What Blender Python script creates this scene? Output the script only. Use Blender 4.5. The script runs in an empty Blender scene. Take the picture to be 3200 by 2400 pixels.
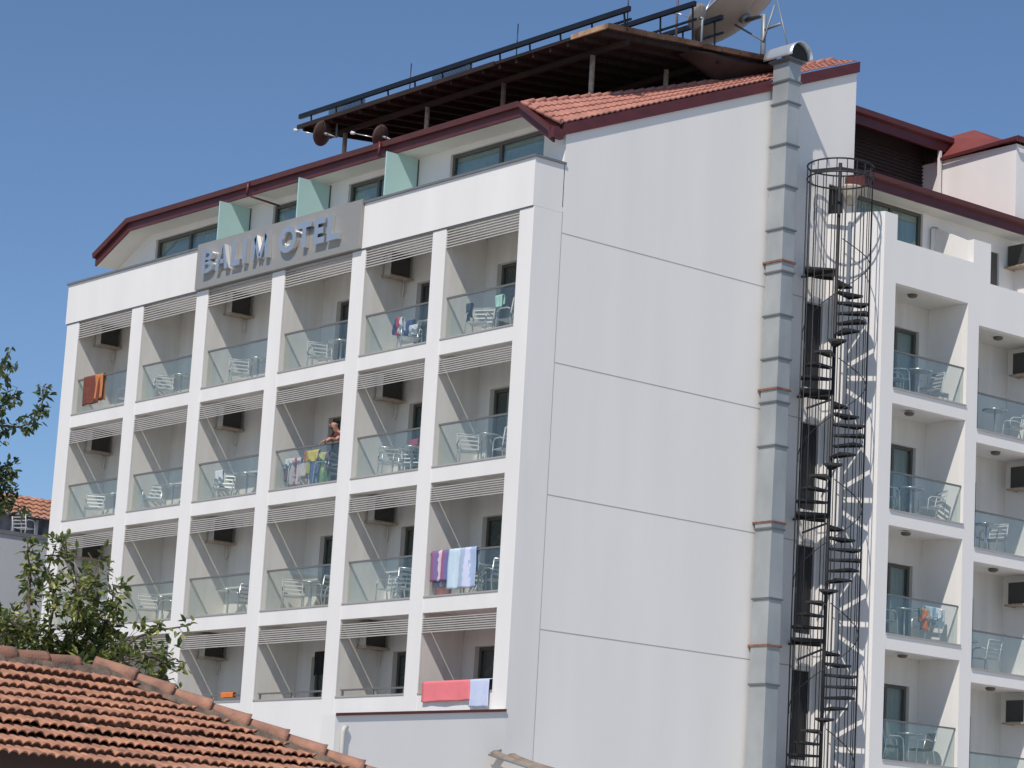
import bpy, bmesh, math, random
from mathutils import Vector, Matrix, noise
PI = math.pi
random.seed(7)
S = bpy.context.scene
COL = S.collection

# ---------------------------------------------------------------- camera, sky, sun, exposure
cam_d = bpy.data.cameras.new('camera'); cam = bpy.data.objects.new('camera', cam_d); COL.objects.link(cam)
CX = Vector((0.63863192, 0.76744898, 0.05631456)); CY = Vector((0.113697, -0.16648506, 0.97946706)); CZ = Vector((0.76106653, -0.61911613, -0.19357932))
CP = Vector((44.84717635, -36.82009047, 1.6))
cam.matrix_world = Matrix(((CX.x, CY.x, CZ.x, CP.x), (CX.y, CY.y, CZ.y, CP.y), (CX.z, CY.z, CZ.z, CP.z), (0, 0, 0, 1)))
cam_d.sensor_width = 36; cam_d.lens = 8333.57 / 3200 * 36; cam_d.clip_end = 3000; cam_d.clip_start = .5
S.camera = cam
SUN = Vector((.54, -1.0, 1.38)).normalized()
w = bpy.data.worlds.new('World'); S.world = w; w.use_nodes = True
nt = w.node_tree; sky = nt.nodes.new('ShaderNodeTexSky'); sky.sky_type = 'NISHITA'; sky.sun_disc = False
sky.sun_elevation = math.asin(SUN.z); sky.sun_rotation = math.atan2(SUN.x, SUN.y)
sky.air_density = 1.0; sky.dust_density = 0.0; sky.ozone_density = 6.0; sky.altitude = 1000
nt.links.new(sky.outputs[0], nt.nodes['Background'].inputs[0]); nt.nodes['Background'].inputs[1].default_value = .086
sl = bpy.data.lights.new('sun', 'SUN'); sl.energy = 2.9; sl.angle = math.radians(.53); sl.color = (1, .945, .87)
so = bpy.data.objects.new('sun', sl); COL.objects.link(so); so.rotation_euler = SUN.to_track_quat('Z', 'Y').to_euler()
S.view_settings.view_transform = 'Standard'; S.view_settings.look = 'None'; S.view_settings.gamma = 1; S.view_settings.exposure = .25

# ---------------------------------------------------------------- materials
MATS = {}
def mat(name, col, rough=.7, metal=0, spec=.5, var=.06, vscale=1.5, col2=None, bump=0, bscale=30, stretch=None):
    if name in MATS: return MATS[name]
    m = bpy.data.materials.new(name); m.use_nodes = True; t = m.node_tree; b = t.nodes['Principled BSDF']
    b.inputs['Roughness'].default_value = rough; b.inputs['Metallic'].default_value = metal; b.inputs['Specular IOR Level'].default_value = spec
    c = t.nodes.new('ShaderNodeTexCoord'); n = t.nodes.new('ShaderNodeTexNoise'); n.inputs['Scale'].default_value = vscale; n.inputs['Detail'].default_value = 6
    mp = t.nodes.new('ShaderNodeMapping'); t.links.new(c.outputs['Object'], mp.inputs[0]); t.links.new(mp.outputs[0], n.inputs['Vector'])
    if stretch: mp.inputs['Scale'].default_value = stretch
    r = t.nodes.new('ShaderNodeValToRGB'); r.color_ramp.elements[0].position = .3; r.color_ramp.elements[1].position = .7
    a = [max(0, x * (1 - var)) for x in col] if col2 is None else col2
    r.color_ramp.elements[0].color = (*a, 1); r.color_ramp.elements[1].color = (*[min(1, x * (1 + var * .5)) for x in col], 1)
    t.links.new(n.outputs['Fac'], r.inputs[0]); t.links.new(r.outputs[0], b.inputs['Base Color'])
    if bump:
        n2 = t.nodes.new('ShaderNodeTexNoise'); n2.inputs['Scale'].default_value = bscale; t.links.new(c.outputs['Object'], n2.inputs['Vector'])
        bp = t.nodes.new('ShaderNodeBump'); bp.inputs['Strength'].default_value = bump; bp.inputs['Distance'].default_value = .02
        t.links.new(n2.outputs['Fac'], bp.inputs['Height']); t.links.new(bp.outputs[0], b.inputs['Normal'])
    MATS[name] = m; return m
def glassmat(name, tint, haze, refl=.5, hazecol=(.8, .88, .85)):
    m = bpy.data.materials.new(name); m.use_nodes = True; t = m.node_tree; t.nodes.clear()
    o = t.nodes.new('ShaderNodeOutputMaterial'); tr = t.nodes.new('ShaderNodeBsdfTransparent'); tr.inputs[0].default_value = (*tint, 1)
    g = t.nodes.new('ShaderNodeBsdfGlossy'); g.inputs['Roughness'].default_value = .02; d = t.nodes.new('ShaderNodeBsdfDiffuse'); d.inputs[0].default_value = (*hazecol, 1)
    m1 = t.nodes.new('ShaderNodeMixShader'); m1.inputs[0].default_value = haze; m2 = t.nodes.new('ShaderNodeMixShader')
    f = t.nodes.new('ShaderNodeFresnel'); f.inputs[0].default_value = 1.5; k = t.nodes.new('ShaderNodeMath'); k.operation = 'MULTIPLY'; k.inputs[1].default_value = refl * 2
    t.links.new(tr.outputs[0], m1.inputs[1]); t.links.new(d.outputs[0], m1.inputs[2]); t.links.new(f.outputs[0], k.inputs[0]); t.links.new(k.outputs[0], m2.inputs[0])
    t.links.new(m1.outputs[0], m2.inputs[1]); t.links.new(g.outputs[0], m2.inputs[2]); t.links.new(m2.outputs[0], o.inputs[0]); MATS[name] = m; return m
WHITE = mat('white_plaster', (.84, .805, .765), .85, var=.05, vscale=1.1, bump=.07, bscale=14, stretch=(1, 1, .22))
WALLM = mat('white_wall_paint', (.86, .82, .77), .9, var=.035, vscale=.9, bump=.06, bscale=9, stretch=(1, 1, .16))
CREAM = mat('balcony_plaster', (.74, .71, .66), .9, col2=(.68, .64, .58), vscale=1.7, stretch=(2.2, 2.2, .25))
def stained():
    m = WHITE.copy(); m.name = 'stained_plaster'; return m
SOFF = mat('soffit_plaster', (.74, .72, .66), .9, var=.05)
GREYM = mat('grey_flashing', (.22, .22, .22), .5, .3, var=.12, vscale=3)
SLAT = mat('louvre_slat', (.50, .465, .43), .6, var=.08, vscale=4)
RAILM = mat('rail_grey', (.17, .17, .165), .5, .1)
STEEL = mat('satin_steel', (.42, .42, .41), .4, .6, var=.08, vscale=5)
ALU = mat('aluminium', (.72, .74, .76), .3, .75, var=.05, vscale=6)
CLAD = mat('sign_cladding', (.36, .34, .31), .45, .25, var=.04, vscale=.8)
LETTER = mat('letter_steel', (.38, .435, .505), .33, .4, var=.05, vscale=2)
LSIDE = mat('letter_side_gleam', (.85, .84, .84), .2, .9, var=.03)  # sunlit gleam of the letter sides put into a paler metal
RED = mat('maroon_paint', (.115, .025, .026), .42, var=.2, vscale=2, stretch=(1, 1, 3))
REDROOF = mat('red_roof_sheet', (.25, .06, .05), .6, var=.15, vscale=1.5)
TILE = mat('clay_tile', (.52, .23, .17), .8, col2=(.38, .16, .12), vscale=2.2, bump=.5, bscale=20)
TILEOLD = mat('old_clay_tile', (.60, .29, .17), .85, col2=(.27, .13, .085), vscale=4.2, bump=.6, bscale=25)
MORTAR = mat('lichen_mortar', (.25, .17, .12), .95, col2=(.09, .075, .06), vscale=5, bump=.8)
RIDGE = mat('ridge_clay', (.46, .20, .12), .9, col2=(.17, .12, .09), vscale=2.6, bump=.6)
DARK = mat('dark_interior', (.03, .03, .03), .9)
BLACKS = mat('dark_slats_fill', (.030, .018, .018), .7, var=.3, vscale=3)
WOOD = mat('dark_roof_boards', (.034, .015, .011), .8, col2=(.010, .006, .005), vscale=2.5, stretch=(.4, 3, 1))
WOODP = mat('post_wood', (.24, .16, .12), .8, col2=(.15, .09, .07), vscale=4)
OSB = mat('tan_board', (.50, .33, .20), .8, col2=(.30, .17, .10), vscale=5)
BLACKM = mat('black_metal', (.025, .027, .033), .4, .5, var=.2)
IRON = mat('stair_iron', (.042, .042, .045), .55, .4, var=.3, vscale=6)
RUST = mat('rusty_strap', (.30, .13, .08), .8, col2=(.12, .07, .06), vscale=9)
DUCTM = mat('galvanised_duct', (.42, .44, .44), .5, .25, col2=(.335, .355, .36), vscale=1.6, stretch=(1, 1, .6))
FRAME = mat('bronze_frame', (.13, .12, .10), .45, .3, var=.1)
CURT = mat('net_curtain', (.84, .85, .83), .9, var=.1, vscale=8, stretch=(6, 6, .3))
MINT = mat('mint_panel', (.46, .66, .61), .35, var=.04, vscale=1)
ACW = mat('ac_casing', (.62, .60, .55), .55, var=.08); ACG = mat('ac_grille', (.055, .052, .048), .6, var=.3, vscale=20)
ACB = mat('ac_bracket', (.50, .42, .34), .7, col2=(.28, .19, .13), vscale=8)
GLASS = glassmat('balcony_glass', (.92, .95, .94), .035, .09, (.62, .72, .68))
PANE = glassmat('window_glass', (.78, .84, .83), .03, .2, (.4, .5, .5))
WICK = mat('dark_wicker', (.06, .05, .045), .8, var=.3, vscale=40)
DISH = mat('dish_grey', (.46, .38, .31), .6, var=.1); DISHD = mat('dish_rust', (.12, .075, .065), .6, var=.2)
POLEM = mat('pole_grey', (.30, .32, .33), .5, .4)
SKIN = mat('skin', (.52, .27, .19), .6, var=.05); HAIR = mat('hair', (.05, .03, .025), .7); SHIRT = mat('maroon_cloth', (.10, .025, .025), .9); TROUS = mat('dark_trousers', (.04, .04, .05), .9)
GREYW = mat('grey_render', (.50, .50, .50), .9, var=.04)
GROUNDM = mat('pale_ground', (.52, .50, .47), .95, var=.12, vscale=.2)
BARK = mat('bark', (.14, .11, .08), .9, var=.3, vscale=12)
CANV = mat('tan_canvas', (.34, .27, .21), .9, col2=(.2, .15, .12), vscale=4)
def leafmat(name, a, b, c):
    m = bpy.data.materials.new(name); m.use_nodes = True; t = m.node_tree; p = t.nodes['Principled BSDF']
    g = t.nodes.new('ShaderNodeNewGeometry'); r = t.nodes.new('ShaderNodeValToRGB'); r.color_ramp.elements[0].color = (*a, 1); r.color_ramp.elements[1].color = (*c, 1)
    e = r.color_ramp.elements.new(.55); e.color = (*b, 1); t.links.new(g.outputs['Random Per Island'], r.inputs[0]); t.links.new(r.outputs[0], p.inputs['Base Color'])
    p.inputs['Roughness'].default_value = .38; p.inputs['Specular IOR Level'].default_value = .5
    tl = t.nodes.new('ShaderNodeBsdfTranslucent'); t.links.new(r.outputs[0], tl.inputs[0]); mx = t.nodes.new('ShaderNodeMixShader'); mx.inputs[0].default_value = .3
    t.links.new(p.outputs[0], mx.inputs[1]); t.links.new(tl.outputs[0], mx.inputs[2]); t.links.new(mx.outputs[0], t.nodes['Material Output'].inputs[0]); return m
LEAF = leafmat('leaf', (.05, .085, .025), (.16, .20, .045), (.44, .42, .13))
LEAF2 = leafmat('leaf_dark', (.035, .065, .03), (.085, .13, .045), (.26, .27, .10))
def stripemat(name, cols, axis='X', scale=6, noisy=.3):
    m = bpy.data.materials.new(name); m.use_nodes = True; t = m.node_tree; p = t.nodes['Principled BSDF']; p.inputs['Roughness'].default_value = .95
    c = t.nodes.new('ShaderNodeTexCoord'); s = t.nodes.new('ShaderNodeSeparateXYZ'); t.links.new(c.outputs['Generated'], s.inputs[0])
    n = t.nodes.new('ShaderNodeTexNoise'); n.inputs['Scale'].default_value = scale; t.links.new(c.outputs['Generated'], n.inputs['Vector'])
    k = t.nodes.new('ShaderNodeMath'); k.operation = 'MULTIPLY_ADD'; k.inputs[1].default_value = noisy; t.links.new(n.outputs['Fac'], k.inputs[0]); t.links.new(s.outputs[axis], k.inputs[2])
    a = t.nodes.new('ShaderNodeMath'); a.operation = 'SUBTRACT'; a.inputs[1].default_value = noisy * .5; t.links.new(k.outputs[0], a.inputs[0])
    r = t.nodes.new('ShaderNodeValToRGB'); r.color_ramp.interpolation = 'CONSTANT'; els = r.color_ramp.elements; els[0].color = (*cols[0], 1); els[1].position = 1 / len(cols); els[1].color = (*cols[1], 1)
    for i in range(2, len(cols)): e = els.new(i / len(cols)); e.color = (*cols[i], 1)
    t.links.new(a.outputs[0], r.inputs[0]); t.links.new(r.outputs[0], p.inputs['Base Color']); return m

# ---------------------------------------------------------------- mesh builder
def wloc(o):
    v = Vector((0, 0, 0))
    while o: v += o.location; o = o.parent
    return v
class MB:
    def __init__(s): s.b = bmesh.new()
    def poly(s, vs, fs):
        v = [s.b.verts.new(Vector(p)) for p in vs]
        for f in fs:
            try: s.b.faces.new([v[i] for i in f])
            except ValueError: pass
        return s
    def hexa(s, v): return s.poly(v, [(0, 3, 2, 1), (4, 5, 6, 7), (0, 1, 5, 4), (1, 2, 6, 5), (2, 3, 7, 6), (3, 0, 4, 7)])
    def box(s, x0, x1, y0, y1, z0, z1):
        return s.hexa([(x0, y0, z0), (x1, y0, z0), (x1, y1, z0), (x0, y1, z0), (x0, y0, z1), (x1, y0, z1), (x1, y1, z1), (x0, y1, z1)])
    def bar(s, p, q, wd, ht, up=(0, 0, 1)):
        p, q = Vector(p), Vector(q); d = (q - p).normalized(); u = Vector(up); sd = d.cross(u)
        if sd.length < 1e-4: sd = d.cross(Vector((1, 0, 0)))
        sd.normalize(); u = sd.cross(d).normalized(); a, b = sd * wd / 2, u * ht / 2
        return s.hexa([p - a - b, p + a - b, p + a + b, p - a + b, q - a - b, q + a - b, q + a + b, q - a + b])
    def tube(s, pts, r, n=8, closed=False, cap=True):
        pts = [Vector(p) for p in pts]; N = len(pts); rs = r if isinstance(r, (list, tuple)) else [r] * N; rings = []; prev = None
        for i, p in enumerate(pts):
            if closed: d = pts[(i + 1) % N] - pts[i - 1]
            else: d = pts[min(i + 1, N - 1)] - pts[max(i - 1, 0)]
            d.normalize()
            u = prev - d * prev.dot(d) if prev else (Vector((0, 0, 1)) if abs(d.z) < .9 else Vector((1, 0, 0))); u = (u - d * u.dot(d)).normalized(); prev = u; v = d.cross(u)
            rings.append([s.b.verts.new(p + (u * math.cos(2 * PI * k / n) + v * math.sin(2 * PI * k / n)) * rs[i]) for k in range(n)])
        for i in range(N if closed else N - 1):
            a, b = rings[i], rings[(i + 1) % N]
            for k in range(n): f = s.b.faces.new((a[k], a[(k + 1) % n], b[(k + 1) % n], b[k])); f.smooth = True
        if cap and not closed:
            s.b.faces.new(list(reversed(rings[0]))); s.b.faces.new(rings[-1])
        return s
    def lathe(s, c, prof, n=20, ax=(0, 0, 1)):
        c = Vector(c); q = Vector((0, 0, 1)).rotation_difference(Vector(ax)); rings = []
        for r, z in prof:
            rings.append([s.b.verts.new(c + q @ Vector((r * math.cos(2 * PI * k / n), r * math.sin(2 * PI * k / n), z))) for k in range(n)])
        for a, b in zip(rings, rings[1:]):
            for k in range(n): f = s.b.faces.new((a[k], a[(k + 1) % n], b[(k + 1) % n], b[k])); f.smooth = True
        s.b.faces.new(list(reversed(rings[0]))); s.b.faces.new(rings[-1]); return s
    def grid(s, P, nu, nv, thick=0, smooth=True):
        V = [[s.b.verts.new(Vector(P(i / nu, j / nv))) for j in range(nv + 1)] for i in range(nu + 1)]
        for i in range(nu):
            for j in range(nv): f = s.b.faces.new((V[i][j], V[i + 1][j], V[i + 1][j + 1], V[i][j + 1])); f.smooth = smooth
        return s
    def prism(s, pts, off):
        off = Vector(off); n = len(pts); a = [Vector(p) for p in pts]
        return s.poly(a + [p + off for p in a], [tuple(range(n))[::-1], tuple(range(n, 2 * n))] + [(i, (i + 1) % n, n + (i + 1) % n, n + i) for i in range(n)])
    def build(s, name, m, parent=None, bevel=0, solid=0, fix=True, loc=None):
        me = bpy.data.meshes.new(name); 
        if fix: bmesh.ops.recalc_face_normals(s.b, faces=s.b.faces)
        o = bpy.data.objects.new(name, me); COL.objects.link(o)
        if parent: o.parent = parent; 
        off = wloc(parent) if (parent and not getattr(s, 'local', False)) else Vector((0, 0, 0))
        if loc is not None: o.location = Vector(loc) - off if not getattr(s, 'local', False) else Vector(loc); off = Vector(loc) if not getattr(s, 'local', False) else Vector((0, 0, 0))
        if off.length: bmesh.ops.translate(s.b, verts=s.b.verts, vec=-off)
        s.b.to_mesh(me); s.b.free(); me.materials.append(m)
        if solid: q = o.modifiers.new('s', 'SOLIDIFY'); q.thickness = solid; q.offset = 0
        if bevel: q = o.modifiers.new('b', 'BEVEL'); q.width = bevel; q.segments = 2; q.limit_method = 'ANGLE'
        return o
class LB(MB):
    local = True
def tag(o, label=None, cat=None, group=None, kind=None):
    if label: o['label'] = label
    if cat: o['category'] = cat
    if group: o['group'] = group
    if kind: o['kind'] = kind
    return o
def empty(name, loc=(0, 0, 0), rz=0):
    o = bpy.data.objects.new(name, None); COL.objects.link(o); o.location = loc; o.rotation_euler.z = rz; o.empty_display_size = .2; return o
def copy_tree(o, parent=None):
    c = o.copy(); COL.objects.link(c); c.parent = parent
    for ch in [x for x in KIDS.get(o.name, [])]: copy_tree(ch, c)
    return c
KIDS = {}
def index_kids():
    KIDS.clear()
    for o in bpy.data.objects:
        if o.parent: KIDS.setdefault(o.parent.name, []).append(o)
def wallpan(mb, ax, p0, p1, s0, s1, z0, z1, holes=()):
    ss = sorted({s0, s1, *[v for h in holes for v in h[:2] if s0 < v < s1]})
    for a, b in zip(ss, ss[1:]):
        mid = (a + b) / 2; zs = sorted((h[2], h[3]) for h in holes if h[0] < mid < h[1]); z = z0
        for h0, h1 in zs + [(z1, z1)]:
            if h0 > z + 1e-4:
                if ax == 'y': mb.box(a, b, p0, p1, z, h0)
                else: mb.box(p0, p1, a, b, z, h0)
            z = max(z, h1)

# ================================================================ setting
MB().grid(lambda u, v: (-400 + 900 * u, -300 + 900 * v, 0), 4, 4).build('ground', GROUNDM)['kind'] = 'structure'
MB().grid(lambda u, v: (-60 + 150 * u, -16 + 9 * v, .004), 2, 2).build('street', mat('asphalt', (.07, .07, .07), .9))['kind'] = 'structure'

# ================================================================ the hotel
H = empty('hotel_building', (0, 0, 0)); tag(H, 'white five storey hotel with balconies on two faces and maroon roof trim', 'hotel')
COLX = [(-20.5, -19.85), (-17.03, -16.45), (-13.8, -13.25), (-10.3, -9.75), (-6.87, -6.33), (-3.68, -3.17), (-.5, 0)]
BAYS = [(COLX[i][1], COLX[i + 1][0]) for i in range(6)]
TOPB = 17.17
for i, (a, b) in enumerate(COLX):
    m = MB()
    if i < 6: m.box(a, b, 0, .05, 3.2 if i < 5 else 5.0, TOPB)
    else: m.box(a, b, 0, .85, 0, TOPB)
    m.build('column', WHITE, H, bevel=.012)
m = MB()
for i, (a, b) in enumerate(COLX[:6]): m.box(a + .003, b - .003, .05, 1.25, 3.2, TOPB)
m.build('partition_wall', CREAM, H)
doors = {0: 1.25, 1: 1.35, 2: 1.12, 3: .60, 4: .50, 5: .43}     # distance of the door reveal from the left partition
DH = 1.98
m = MB(); holes = []
for r in range(4):
    fl = 14.47 - 3 * r
    for i, (a, b) in enumerate(BAYS): holes.append((a + doors[i], min(a + doors[i] + 1.5, b - .02), fl + .02, fl + .02 + DH))
wallpan(m, 'y', 1.25, 1.5, -20.0, -.02, 2.6, TOPB + .3, holes)
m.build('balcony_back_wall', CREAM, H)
# balcony decks: one part for each balcony, with its rail and glass
for r in range(4):
    z0 = 14.12 - 3 * r
    for i, (a, b) in enumerate(BAYS):
        d = MB()
        if r < 3: d.box(a, b, .012, .22, z0, z0 + .345)
        else:
            d.box(a, b, .012, .22, z0 - .35, 6.27)
        d.box(a + .002, b - .002, .22, 1.25, z0 + .06, z0 + .335)
        bal = d.build('balcony', WHITE, H)
        zt = z0 + .345 if r < 3 else 6.27
        MB().box(a - .0, b, -.006, .235, zt + .002, zt + .04).build('sill', mat('sill_stone', (.40, .37, .35), .7), bal)
        if r < 3:
            MB().box(a + .02, b, .145, .157, zt + .05, zt + 1.0).build('glass_panel', GLASS, bal)
            MB().box(a + .01, b, .125, .175, zt + 1.002, zt + 1.045).build('handrail', RAILM, bal)
        else:
            m2 = MB().box(a + .06, b, .10, .15, zt + .17, zt + .21)
            for x in (a + .12, (a + b) / 2, b - .15): m2.box(x - .02, x + .02, .105, .145, zt + .04, zt + .17)
            m2.build('handrail', RAILM, bal)
# louvres below each slab
for r in range(4):
    top = (17.13 if r == 0 else 17.035 - 3 * r); bot = 16.67 - 3 * r
    for i, (a, b) in enumerate(BAYS):
        m = MB(); n = 7; h = (top - bot) / n
        for k in range(n):
            z = top - (k + .5) * h; yi = .07 if k == 0 else .09; dz_ = -.022 if k == 0 else .003
            hh = h * .42
            # blade sloping down to the outside
            m.poly([(a, .02, z - .030), (b, .02, z - .030), (b, .02, z - .030 + hh), (a, .02, z - .030 + hh), (a, yi, z + dz_), (b, yi, z + dz_), (b, yi, z + dz_ + hh * .8), (a, yi, z + dz_ + hh * .8)],
                   [(0, 1, 2, 3), (4, 7, 6, 5), (0, 4, 5, 1), (3, 2, 6, 7), (0, 3, 7, 4), (1, 5, 6, 2)])
        for x in (a + .012, b - .012): m.box(x - .012, x + .012, .03, .068, bot, top)
        m.build('sun_louvre', SLAT, H)
# doors of the front balconies
def door(parent, ax, p, s0, s1, z0, z1, dark=.35, open_side=0):
    """frame + panes + curtain in plane p; ax 'y' faces -Y, ax 'x' faces +X"""
    def B(m, a, b, q0, q1, c, d):
        if ax == 'y': m.box(a, b, p + q0, p + q1, c, d)
        else: m.box(p - q1, p - q0, a, b, c, d)
    f = MB(); t = .075; e = .004
    B(f, s0 + e, s0 + t, 0, .07, z0 + e, z1 - e); B(f, s1 - t, s1 - e, 0, .07, z0 + e, z1 - e)
    B(f, s0 + t, s1 - t, .002, .068, z1 - t, z1 - e); B(f, s0 + t, s1 - t, .002, .068, z0 + e, z0 + .06)
    mid = (s0 + s1) / 2
    B(f, mid - .04, mid + .04, .004, .066, z0 + .06, z1 - t)
    fo = f.build('door', FRAME, parent)
    g = MB(); B(g, s0 + t, mid - .04, .03, .036, z0 + .06, z1 - t); B(g, mid + .04, s1 - t, .03, .036, z0 + .06, z1 - t); g.build('pane', PANE, fo)
    c = MB(); c0 = s0 + t + (s1 - s0) * dark
    def P(u, v):
        s_ = c0 + (s1 - .02 - c0) * u; q = .16 + .022 * math.sin(u * 40) + .01 * math.sin(u * 93); z = z0 + .03 + (z1 - z0 - .05) * v
        return (s_, p + q, z) if ax == 'y' else (p - q, s_, z)
    c.grid(P, 40, 2).build('curtain', CURT, fo, fix=False)
    return fo
for r in range(4):
    fl = 14.49 - 3 * r
    for i, (a, b) in enumerate(BAYS):
        door(H, 'y', 1.38, a + doors[i] + .002, min(a + doors[i] + 1.5, b - .02) - .002, fl, fl + DH - .002, .12 + .25 * random.random())
# dark rooms behind the doors
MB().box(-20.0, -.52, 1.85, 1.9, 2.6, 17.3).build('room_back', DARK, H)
# parapet
m = MB().box(-20.55, .001, -.03, .17, 17.17, 18.30).box(-.20, 0, .17, .85, 17.17, 18.30).box(-20.55, -20.35, .17, 1.2, 17.17, 18.30)
m.box(-20.35, -.2, .17, 1.2, 17.17, 17.45)
m.build('parapet', WHITE, H)
MB().box(-20.60, .05, -.08, .22, 18.302, 18.352).box(-.25, .05, .22, .86, 18.302, 18.352).build('coping', GREYM, H)
MB().box(-20.5, -.02, -.012, .02, 17.135, 17.168).build('parapet_shadow_line', GREYM, H)  # grey strip painted in for the shadow line below the parapet
# penthouse front wall and windows
wins = [(-18.06, -14.6), (-12.29, -10.7), (-8.92, -7.0), (-4.74, -1.22)]
m = MB(); wallpan(m, 'y', 1.2, 1.4, -20.2, -.5, 17.45, 19.72, [(a, b, 17.6, 19.5) for a, b in wins]); m.build('penthouse_wall', WHITE, H)
def window(parent, ax, p, s0, s1, z0, z1, mull):
    def B(m, a, b, q0, q1, c, d):
        if ax == 'y': m.box(a, b, p + q0, p + q1, c, d)
        else: m.box(p - q1, p - q0, a, b, c, d)
    f = MB(); t = .09; e = .003
    B(f, s0 + e, s0 + t, 0, .08, z0 + e, z1 - e); B(f, s1 - t, s1 - e, 0, .08, z0 + e, z1 - e); B(f, s0 + t, s1 - t, .002, .078, z1 - t, z1 - e); B(f, s0 + t, s1 - t, .002, .078, z0 + e, z0 + t)
    for q in mull: B(f, q - .05, q + .05, .004, .076, z0 + t, z1 - t)
    fo = f.build('window', FRAME, parent); g = MB(); B(g, s0 + t, s1 - t, .035, .041, z0 + t, z1 - t); g.build('pane', PANE, fo)
    c = MB()
    def P(u, v):
        s_ = s0 + .05 + (s1 - s0 - .1) * u; q = .13 + .03 * math.sin(u * 55) + .012 * math.sin(u * 131); z = z0 + (z1 - z0) * v
        return (s_, p + q, z) if ax == 'y' else (p - q, s_, z)
    c.grid(P, 70, 2).build('curtain', CURT, fo, fix=False); return fo
for (a, b), mu in zip(wins, ([-16.4], [-11.2], [-7.75], [-2.91])): window(H, 'y', 1.27, a, b, 17.6, 19.5, mu)
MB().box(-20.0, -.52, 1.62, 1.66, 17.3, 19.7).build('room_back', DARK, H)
# mint glass screens between the roof terraces
for x in (-13.35, -9.72, -6.02):
    sc = MB().box(x - .02, x + .02, .20, 1.16, 17.46, 19.60).build('privacy_screen', MINT, H)
    MB().box(x - .03, x + .03, 1.162, 1.195, 17.46, 19.60).build('post', FRAME, sc)
# eaves: soffit, maroon fascia with gutter
path = [(-20.12, 19.24), (-18.42, 20.0), (-1.27, 19.95), (-.06, 19.10)]
m = MB(); g = MB(); sf = MB()
for (x0, z0), (x1, z1) in zip(path, path[1:]):
    H_ = .33
    m.hexa([(x0, .50, z0 - H_), (x1, .50, z1 - H_), (x1, .56, z1 - H_), (x0, .56, z0 - H_), (x0, .50, z0), (x1, .50, z1), (x1, .56, z1), (x0, .56, z0)])
    g.hexa([(x0, .40, z0 - .12), (x1, .40, z1 - .12), (x1, .497, z1 - .12), (x0, .497, z0 - .12), (x0, .37, z0 + .01), (x1, .37, z1 + .01), (x1, .497, z1 + .01), (x0, .497, z0 + .01)])
    sf.hexa([(x0, .56, z0 - .32), (x1, .56, z1 - .32), (x1, 1.42, z1 - .32), (x0, 1.42, z0 - .32), (x0, .56, z0 - .05), (x1, .56, z1 - .05), (x1, 1.42, z1 - .05), (x0, 1.42, z0 - .05)])
m.build('fascia', RED, H); g.build('gutter', RED, H); sf.build('soffit', SOFF, H)
m = MB().tube([(-12.3, .36, 19.98), (-12.3, .36, 19.6)], .04).tube([(-12.28, .44, 19.60), (-11.9, 1.15, 19.42)], .028); m.build('gutter_outlet', RED, H)
m = MB().tube([(-6.55, .36, 19.98), (-6.55, .36, 19.6)], .04); m.build('gutter_outlet', RED, H)
# side wall
m = MB(); dh = [(8.74, 9.38, 14.5 - 3 * k, 16.62 - 3 * k) for k in range(5)]
wallpan(m, 'x', -.5, 0, .852, 9.42, 0, 17.3, dh)
m.prism([(0, .83, 17.3), (0, .83, 19.05), (0, 9.42, 22.53), (0, 9.42, 17.3)], (-.5, 0, 0))
tz = lambda y: 19.05 + .405 * (y - .83)
hole = (9.5, 9.85, 17.6, 19.75)
m.prism([(0, 9.42, 17.3), (0, 9.42, tz(9.42)), (0, 9.44, tz(9.44)), (0, 9.44, 17.3)], (-.5, 0, 0))
m.prism([(0, 9.44, 19.75), (0, 9.44, tz(9.44)), (0, 10.0, tz(10.0)), (0, 10.0, 19.75)], (-.5, 0, 0))
m.prism([(0, 10.0, 17.3), (0, 10.0, tz(10.0)), (0, 10.3, tz(10.3)), (0, 10.3, 17.3)], (-.5, 0, 0))
m.build('side_wall', WALLM, H)
for k in range(5):
    dk = MB().box(-.12, -.07, 8.745, 9.375, 14.5 - 3 * k, 16.61 - 3 * k).build('fire_door', mat('fire_door_dark', (.018, .018, .02), .6), H)
    MB().box(-.069, -.05, 8.80, 8.84, 15.45 - 3 * k, 15.6 - 3 * k).build('handle', STEEL, dk)
    MB().box(-.3, .05, 8.70, 9.44, 16.625 - 3 * k, 16.70 - 3 * k).build('door_hood', SOFF, H)
MB().box(-.12, -.07, 9.441, 9.999, 17.6, 19.74).build('fire_door', MATS['fire_door_dark'], H)
m = MB()
for k in range(4): m.box(-.01, .0025, .86, 9.40, 16.69 - 3 * k, 16.715 - 3 * k)
m.box(-.01, .0025, .842, .858, 4.0, 17.2); m.build('wall_joint', mat('joint_shadow', (.42, .42, .42), .9), H)
# verge trim along the side wall
y0, y1 = .70, 10.34
m = MB().hexa([(.002, y0, tz(y0) - .04), (.07, y0, tz(y0) - .04), (.07, y1, tz(y1) - .04), (.002, y1, tz(y1) - .04), (.002, y0, tz(y0) + .24), (.07, y0, tz(y0) + .24), (.07, y1, tz(y1) + .24), (.002, y1, tz(y1) + .24)])
m.build('verge_trim', RED, H)
m = MB().box(-.12, .08, .40, .70, 18.86, 19.08); m.build('gutter_end', RED, H)
# body of the building (roof decks, rear walls, all seen from the side as plain render)
m = MB().box(-20.5, -20.3, .06, 14, 0, 17.1).box(-20.45, -20.2, 1.42, 14, 17.1, 19.0).box(-20.3, -.5, 13.8, 14, 0, 19.6)
m.build('rear_wall', WALLM, H)
MB().box(-18.3, -1.35, .62, 13.8, 19.72, 19.93).build('roof_deck', REDROOF, H)
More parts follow.
